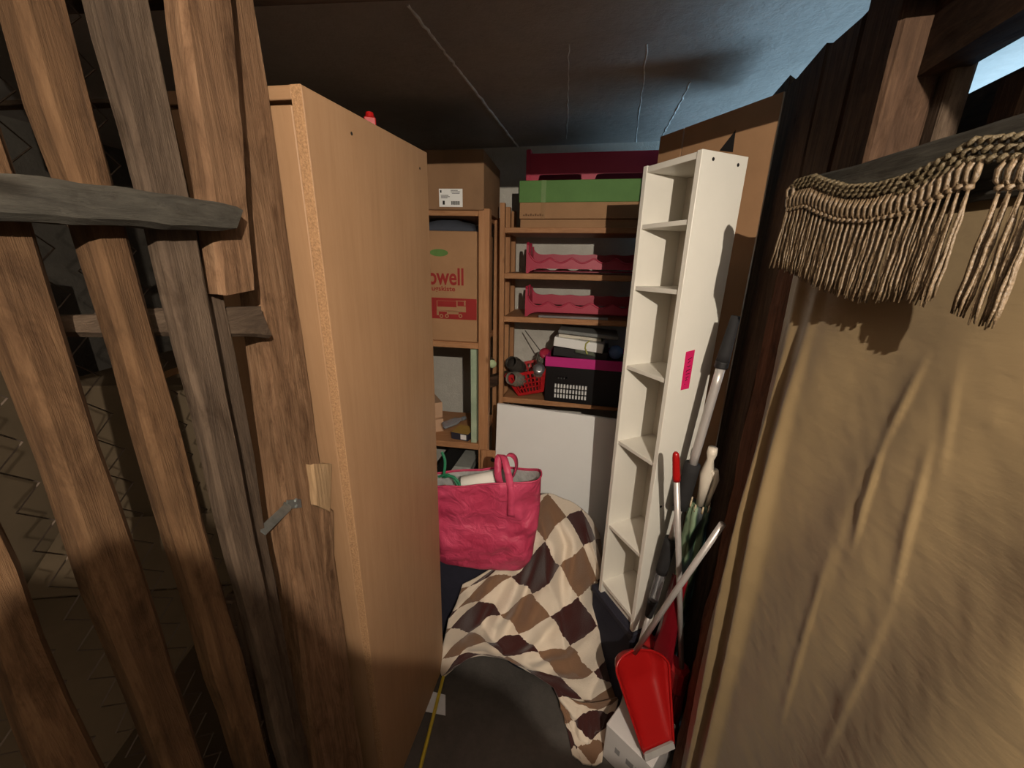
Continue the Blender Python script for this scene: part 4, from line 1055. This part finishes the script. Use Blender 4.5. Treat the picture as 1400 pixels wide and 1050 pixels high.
# low navy bag under the blanket front
lbv = thing('navy_sports_bag', (.15, 1.21, 0), 'dark navy bag buried under the checked blanket', 'bag')
vs = []; fs = []; sg, nr = 20, 12
for i in range(nr+1):
    t = i/nr; r_ = math.sin(PI*min(.98, max(.02, t)))**.45
    for k in range(sg):
        an = 2*PI*k/sg; vs.append(Vector((-.02+.34*t, 1.21+.07*r_*math.cos(an)+.0*t, .09+.09*r_*math.sin(an))))
for i in range(nr):
    for k in range(sg): a = i*sg+k; b = i*sg+(k+1) % sg; fs.append((a, b, b+sg, a+sg))
fs += [tuple(range(sg)), tuple(range(nr*sg, nr*sg+sg))]
mesh('body', vs, fs, NAVY, lbv, True)

# pink insulated bag
pbag = thing('cooler_bag', (-.10, 1.31, .43), 'crumpled pink insulated shopping bag with silver lining on the suitcase', 'bag')
PNK, nt, b_ = _new('pink_nonwoven')
cv = coords(nt, (1, 1, 1), False); n1 = nz(nt, cv, 7, 5, .6); n2 = nz(nt, cv, 320, 2, .5)
nt.links.new(ramp(nt, n1, [(.3, srgb((178, 50, 82))), (.7, srgb((208, 78, 112)))]), b_.inputs['Base Color']); b_.inputs['Roughness'].default_value = .5
n3 = nz(nt, cv, 16, 3, .5, 1.2); bump(nt, b_, n3, .6, .02)
zt0, zb0 = .872, .472
def bagp(a, v, inset=0.0):
    """a: angle, v: 0 bottom .. 1 top"""
    ca, sa = math.cos(a), math.sin(a); sq = lambda c, e: math.copysign(abs(c)**e, c)
    hw_ = (.195+.035*min(1, v*1.6)**.7); hd_ = (.07+.012*v)
    roundb = math.sqrt(max(0.0, 1-(1-min(1, v/.22))**2)) if v < .22 else 1
    hw2 = hw_*(.78+.22*roundb)-inset; hd2 = hd_*(.72+.28*roundb)-inset
    x = hw2*sq(ca, .55); y = hd2*sq(sa, .7)
    top = zt0+.062*(x+.0)/.2*(.5)+ (-.022 if sa > 0 else .008)*abs(sa)
    z = zb0+(top-zb0)*v
    w_ = noise.noise(Vector((x*9, y*9+3, z*9)))*.016+noise.noise(Vector((x*22, y*22+3, z*26)))*.007+.006*math.sin(x*38+z*16)*v
    w_ = w_*1.1 + .012*(abs(noise.noise(Vector((x*7+z*5, y*3, z*9-x*6))))-.25)*2 + .008*(abs(noise.noise(Vector((x*15-z*9, y*3+9, z*13))))-.2)*2
    w_ *= min(1, v*4+.2)*(.35+.65*min(1, (1-v)*5))
    return Vector((-.115+x+.04*v*v*0, 1.30+y-.12*x+w_*(1 if sa < 0 else -.6), z+.01*noise.noise(Vector((x*8, v*3, 5)))))
sg, nr = 96, 36
vs = [bagp(2*PI*k/sg, i/nr) for i in range(nr+1) for k in range(sg)]; fs = []
for i in range(nr):
    for k in range(sg): a = i*sg+k; b = i*sg+(k+1) % sg; fs.append((a, b, b+sg, a+sg))
fs.append(tuple(range(sg-1, -1, -1)))
bgo = mesh('body', vs, fs, PNK, pbag, True)
FOIL = plain('silver_foil', (226, 226, 224), .3, .12, 60, .9, .6, .55)
vs = [bagp(2*PI*k/sg, .35+.64*i/10, .006) for i in range(11) for k in range(sg)]; fs = []
for i in range(10):
    for k in range(sg): a = i*sg+k; b = i*sg+(k+1) % sg; fs.append((a, b, b+sg, a+sg))
fs.append(tuple(range(sg-1, -1, -1)))
mesh('lining', vs, fs, FOIL, pbag, True)
MB().tube([bagp(2*PI*k/sg, 1.0) for k in range(sg)]+[bagp(0, 1.0)], .0035, 6).build('rim_seam', PNK, pbag, True)
def strap(pxs, w=.022, sd=Vector((1, -.1, 0))):
    P = [atd(x, y, d_) for x, y, d_ in pxs]; g = smoothgrid([P], 36, 1)[0] if False else None
    n = 40; out = []
    for i in range(n+1):
        t = i/n*(len(P)-1); k = min(int(t), len(P)-2); f_ = t-k
        gk = lambda q_: P[max(0, min(len(P)-1, q_))]
        p0_, p1_, p2_, p3_ = gk(k-1), gk(k), gk(k+1), gk(k+2)
        out.append(.5*((2*p1_)+(p2_-p0_)*f_+(2*p0_-5*p1_+4*p2_-p3_)*f_*f_+(3*p1_-p0_-3*p2_+p3_)*f_**3))
    return MB().ribbon(out, sd, w, .003)
strap([(699, 706, 1.192), (699, 680, 1.195), (697, 660, 1.20), (693, 640, 1.22), (689, 626, 1.25), (684, 622, 1.27), (681, 630, 1.26), (681, 650, 1.24), (685, 664, 1.24)], .026).build('handle', PNK, pbag, True)
strap([(688, 640, 1.30), (692, 624, 1.30), (699, 622, 1.30), (705, 628, 1.31), (706, 640, 1.32), (702, 652, 1.33)], .022, Vector((.5, .9, .2))).build('handle', PNK, pbag, True)
strap([(676, 646, 1.3), (679, 632, 1.28), (688, 628, 1.27), (684, 640, 1.27), (676, 650, 1.28)], .018, Vector((.3, -.4, .8))).build('handle_fold', PNK, pbag, True)
# contents
rl = thing('paper_roll', atd(655, 664, 1.30), 'white paper roll sticking out of the pink bag', 'paper roll')
ra, rb_ = atd(632, 662, 1.29), atd(677, 654, 1.29)
MB().tube([ra, ra.lerp(rb_, .02), ra.lerp(rb_, .5), ra.lerp(rb_, .97), rb_], [.026, .03, .03, .03, .024], 20).build('roll', plain('white_tissue', (226, 222, 214), .9, .04, 40, .1), rl, True)
for k, (pp) in enumerate(([(604, 618, 1.34), (609, 628, 1.33), (608, 642, 1.32), (606, 654, 1.31), (612, 650, 1.29), (622, 652, 1.28), (630, 664, 1.27), (633, 676, 1.28)], [(600, 652, 1.3), (612, 648, 1.29), (620, 654, 1.29), (626, 664, 1.28)])):
    P = [atd(*q) for q in pp]; pts = []
    for i in range(30):
        t = i/29*(len(P)-1); k_ = min(int(t), len(P)-2); pts.append(P[k_].lerp(P[k_+1], t-k_))
    for _ in range(4): pts = [pts[0]]+[(pts[i-1]+pts[i]*2+pts[i+1])/4 for i in range(1, len(pts)-1)]+[pts[-1]]
    tag(MB().tube(pts, .0055 if k == 0 else .004, 8).build('cord_loop', plain('green_cord', (40, 120, 84), .5)), 'loop of thin green hose %s' % ('rising from the pink bag beside the wardrobe' if k == 0 else 'lying low inside the pink bag'), 'cord')  # thin green cord trailing out of the bag
for k, (x_, y_, c_) in enumerate(((608, 668, (196, 160, 110)), (617, 669, (120, 160, 110)), (624, 670, (206, 180, 150)))):
    c = atd(x_, y_, 1.29); m_ = MB(); m_.lathe([(0, -.016), (.013, -.01), (.015, 0), (.011, .011), (0, .014)], c, (.2, -.4, .9), 12)
    tag(m_.build('yarn_ball', plain('yarn%d' % k, c_, .9, .2, 90, .4), None, True), '%s ball of yarn in the pink bag next to the paper roll' % ('tan', 'green', 'cream')[k], 'yarn')

# checked blanket
rows = [
 [(632, 800, 1.275), (684, 768, 1.275), (735, 680, 1.52), (772, 682, 1.52), (803, 702, 1.50), (820, 730, 1.49)],
 [(626, 818, 1.268), (674, 784, 1.262), (735, 725, 1.36), (775, 722, 1.37), (808, 738, 1.39), (825, 765, 1.43)],
 [(614, 846, 1.235), (664, 806, 1.235), (722, 790, 1.26), (768, 780, 1.27), (808, 792, 1.29), (832, 805, 1.36)],
 [(610, 862, 1.22), (660, 832, 1.19), (712, 836, 1.17), (762, 832, 1.19), (808, 842, 1.22), (842, 848, 1.30)],
 [(603, 895, 1.185), (650, 866, 1.155), (700, 872, 1.12), (752, 878, 1.12), (806, 893, 1.15), (849, 890, 1.22)],
 [(602, 918, 1.165), (640, 893, 1.14), (690, 893, 1.09), (742, 915, 1.07), (802, 935, 1.08), (850, 928, 1.15)],
 [(606, 927, 1.15), (644, 900, 1.145), (692, 903, 1.10), (728, 922, 1.085), (790, 960, 1.045), (846, 955, 1.09)]]
tail = [
 [(756, 936, 1.08), (775, 952, 1.05), (805, 962, 1.03), (846, 952, 1.09)],
 [(764, 958, 1.045), (782, 972, 1.015), (808, 975, 1.00), (842, 975, 1.05)],
 [(772, 985, 1.00), (786, 1000, .965), (808, 1005, .95), (832, 1005, .99)],
 [(776, 1020, .95), (790, 1030, .92), (806, 1040, .905), (824, 1035, .93)],
 [(780, 1058, .895), (792, 1066, .875), (806, 1072, .865), (820, 1066, .875)]]
FOLDS = [([(738, 752), (726, 795), (708, 845), (690, 868)], .05, 9), ([(752, 702), (772, 748), (768, 792), (766, 835)], .04, 7),
         ([(700, 792), (674, 830), (655, 866)], .035, 8), ([(655, 815), (625, 858)], .03, 8), ([(800, 712), (806, 790), (814, 850)], .02, 7),
         ([(836, 800), (838, 860), (842, 930)], .03, 8), ([(768, 840), (740, 880), (715, 905)], .022, 7), ([(800, 880), (770, 905), (735, 918)], .022, 7)]
def fold_push(p):
    q = p-CAM; zc_ = q.dot(_f); x = 700+FPX*q.dot(_R)/zc_; y = 525-FPX*q.dot(_U)/zc_; out = 0
    for pl, dpt, w_ in FOLDS:
        best = 1e9; sgn = 1; L = 0; tt_ = 0
        for k in range(len(pl)-1):
            ax_, ay_ = pl[k]; bx_, by_ = pl[k+1]; dx_, dy_ = bx_-ax_, by_-ay_; l2 = dx_*dx_+dy_*dy_
            t = max(0, min(1, ((x-ax_)*dx_+(y-ay_)*dy_)/l2)); d_ = math.hypot(x-ax_-t*dx_, y-ay_-t*dy_)
            if d_ < best: best = d_; sgn = 1 if ((x-ax_)*dy_-(y-ay_)*dx_) > 0 else -1; tt_ = (k+t)/(len(pl)-1)
        fall = math.sin(PI*min(1, max(0, tt_*.9+.05)))**.5
        out += .8*dpt*fall*(-math.exp(-(best/w_)**2) + .55*math.exp(-((best-2.1*w_)/(w_*1.2))**2))
    return out
def clothpatch(rows, nu, nv, uv0, su, sv, amp, seed):
    G = smoothgrid([[atd(*q) for q in r] for r in rows], nu, nv); vs = []; uv = []
    for j in range(nv+1):
        for i in range(nu+1):
            p = G[j][i]; u, v = i/nu, j/nv
            n1 = noise.noise(Vector((u*5+seed, v*4, 0))); n2 = noise.noise(Vector((u*13+seed, v*9, 2)))
            f_ = 1-2*abs(math.sin((u*2.3-v*1.5+.35*n1)*PI+seed))**.7
            dirn = (CAM-p); dirn.z = .35*dirn.length; dirn.normalize()
            edge = min(1, 6*min(u, 1-u)+.25)*min(1, 5*(1-v)+.35)*min(1, v*5+.2)
            off = amp*(.7*f_+.9*n1+.5*n2)*edge
            q_ = p+dirn*(off+fold_push(p)*edge)
            q_.z = max(.006, q_.z)
            vs.append(q_); uv.append((uv0[0]+su*u, uv0[1]+sv*v))
    fs = []
    for j in range(nv):
        for i in range(nu): a = j*(nu+1)+i; fs.append((a, a+1, a+nu+2, a+nu+1))
    return vs, fs, uv
v1, f1, u1 = clothpatch(rows, 110, 110, (0, 0), .62, .80, .03, 1.0)
v2, f2, u2 = clothpatch(tail, 50, 50, (.42, .78), .22, .42, .012, 5.0)
n0 = len(v1); vs = v1+v2; fs = f1+[tuple(i+n0 for i in f) for f in f2]; uvs = u1+u2
BLM, nt, b_ = _new('checked_fleece')
uvn = N(nt, 'ShaderNodeUVMap'); uvn.uv_map = 'uv'
mp = N(nt, 'ShaderNodeMapping'); mp.inputs['Rotation'].default_value = (0, 0, math.radians(42)); mp.inputs['Scale'].default_value = (8.4, 8.4, 1); mp.inputs['Location'].default_value = (.15, .3, 0)
nt.links.new(uvn.outputs[0], mp.inputs[0])
fz = N(nt, 'ShaderNodeTexNoise'); fz.inputs['Scale'].default_value = 90; nt.links.new(uvn.outputs[0], fz.inputs['Vector'])
fzs = N(nt, 'ShaderNodeVectorMath', operation='SCALE'); fzs.inputs['Scale'].default_value = .09; nt.links.new(fz.outputs['Color'], fzs.inputs[0])
fza = N(nt, 'ShaderNodeVectorMath', operation='ADD'); nt.links.new(mp.outputs[0], fza.inputs[0]); nt.links.new(fzs.outputs[0], fza.inputs[1])
ck = N(nt, 'ShaderNodeTexChecker'); ck.inputs['Scale'].default_value = 1.0; nt.links.new(fza.outputs[0], ck.inputs['Vector'])
sep = N(nt, 'ShaderNodeSeparateXYZ'); nt.links.new(fza.outputs[0], sep.inputs[0])
fl_ = N(nt, 'ShaderNodeMath', operation='FLOOR'); nt.links.new(sep.outputs['Y'], fl_.inputs[0])
md = N(nt, 'ShaderNodeMath', operation='PINGPONG'); md.inputs[1].default_value = 1.0; nt.links.new(fl_.outputs[0], md.inputs[0])
brn = mix(nt, md.outputs[0], srgb((128, 98, 76)), srgb((66, 36, 34)))
colr = mix(nt, ck.outputs['Fac'], srgb((222, 208, 190)), brn)
nt.links.new(colr, b_.inputs['Base Color']); b_.inputs['Roughness'].default_value = .95; b_.inputs['Sheen Weight'].default_value = .3
b_.inputs['Specular IOR Level'].default_value = .1
fb = N(nt, 'ShaderNodeTexNoise'); fb.inputs['Scale'].default_value = 260; nt.links.new(uvn.outputs[0], fb.inputs['Vector']); bump(nt, b_, fb.outputs['Fac'], .5, .004)
blk_ = mesh('blanket', vs, fs, BLM, None, True, uv=uvs)
so = blk_.modifiers.new('thick', 'SOLIDIFY'); so.thickness = .007; so.offset = -1
tag(blk_, 'fleece blanket with cream brown and dark diamond checks heaped on the floor', 'blanket')

# floor oddments
ya, yb2 = atz(607, 922, .012), atz(573, 1056, .012)
dY = (yb2-ya).normalized()
tag(MB().tube([ya, ya.lerp(yb2, .5), yb2+dY*.25], .0065, 8).build('yellow_stick', plain('yellow_stick', (176, 158, 50), .5, .2)), 'thin yellow stick lying on the floor along the wardrobe', 'stick')
c1, c2, c3, c4 = atz(590, 945, .003), atz(609, 950, .003), atz(609, 978, .003), atz(579, 972, .003)
m_ = MB(); zv = Vector((0, 0, .002)); m_.hexa([c4-zv, c3-zv, c2-zv, c1-zv, c4, c3, c2, c1])
tag(m_.build('white_sheet', plain('pale_plastic', (190, 194, 200), .4)), 'scrap of pale plastic sheet on the floor under the yellow stick', 'plastic sheet')
# small stones and crumbs on the floor
# ------------------------------------------------------------------ the unseen lamp in the passage, with an added plate that blocks its light
lm = thing('lamp_with_blocker', (LAMP.x, LAMP.y, LAMP.z-.09), 'unseen lamp in the passage with an added plate shaped to cast a hand shadow', 'lamp')
LF = frame(LAMP, 0)
hm = MB()
blocker_edge = [(-1.4, .8), (-1.05, .86), (-.92, .87), (-.85, .76), (-.78, .71), (-.70, .76), (-.62, .86), (-.54, 1.02), (-.44, 1.08), (-.3, 1.14), (-.15, 1.22), (-.05, 1.38), (.2, 1.44), (.27, 1.40), (.36, 1.16), (.5, 1.04), (.7, .95), (1.2, .9)]
DL = .19; dn_ = Vector((0, 0, -.003))
for (t0, s0), (t1, s1) in zip(blocker_edge, blocker_edge[1:]):   # added blocker below the lamp, edge shaped to cast a hand-and-phone shadow
    f0, f1 = LF(DL*t0, DL, -DL*s0), LF(DL*t1, DL, -DL*s1); b0_, b1_ = LF(DL*t0*.7, .02, -.02-DL*s0*.62), LF(DL*t1*.7, .02, -.02-DL*s1*.62)
    c0_, c1_ = LF(DL*t0*.7, -.07, -.16), LF(DL*t1*.7, -.07, -.16)
    hm.hexa([b0_+dn_, b1_+dn_, f1+dn_, f0+dn_, b0_, b1_, f1, f0])
    hm.hexa([c0_+dn_, c1_+dn_, b1_+dn_, b0_+dn_, c0_, c1_, b1_, b0_])
hm.box(LF, -.02, .02, -.074, -.07, -.164, .07)
hm.build('shadow_blocker', plain('grey_blocker', (90, 90, 92), .5), lm)
MB().tube([LAMP+Vector((0, -.03, .074)), Vector((LAMP.x, LAMP.y-.03, CEIL))], .006, 8).build('rod', BLACK, lm)
pd = bpy.data.lights.new('lamp_light', 'POINT'); pd.energy = LAMP_W; pd.color = LAMP_COL; pd.shadow_soft_size = .004
po_ = bpy.data.objects.new('lamp_light', pd); C.objects.link(po_); po_.location = LAMP
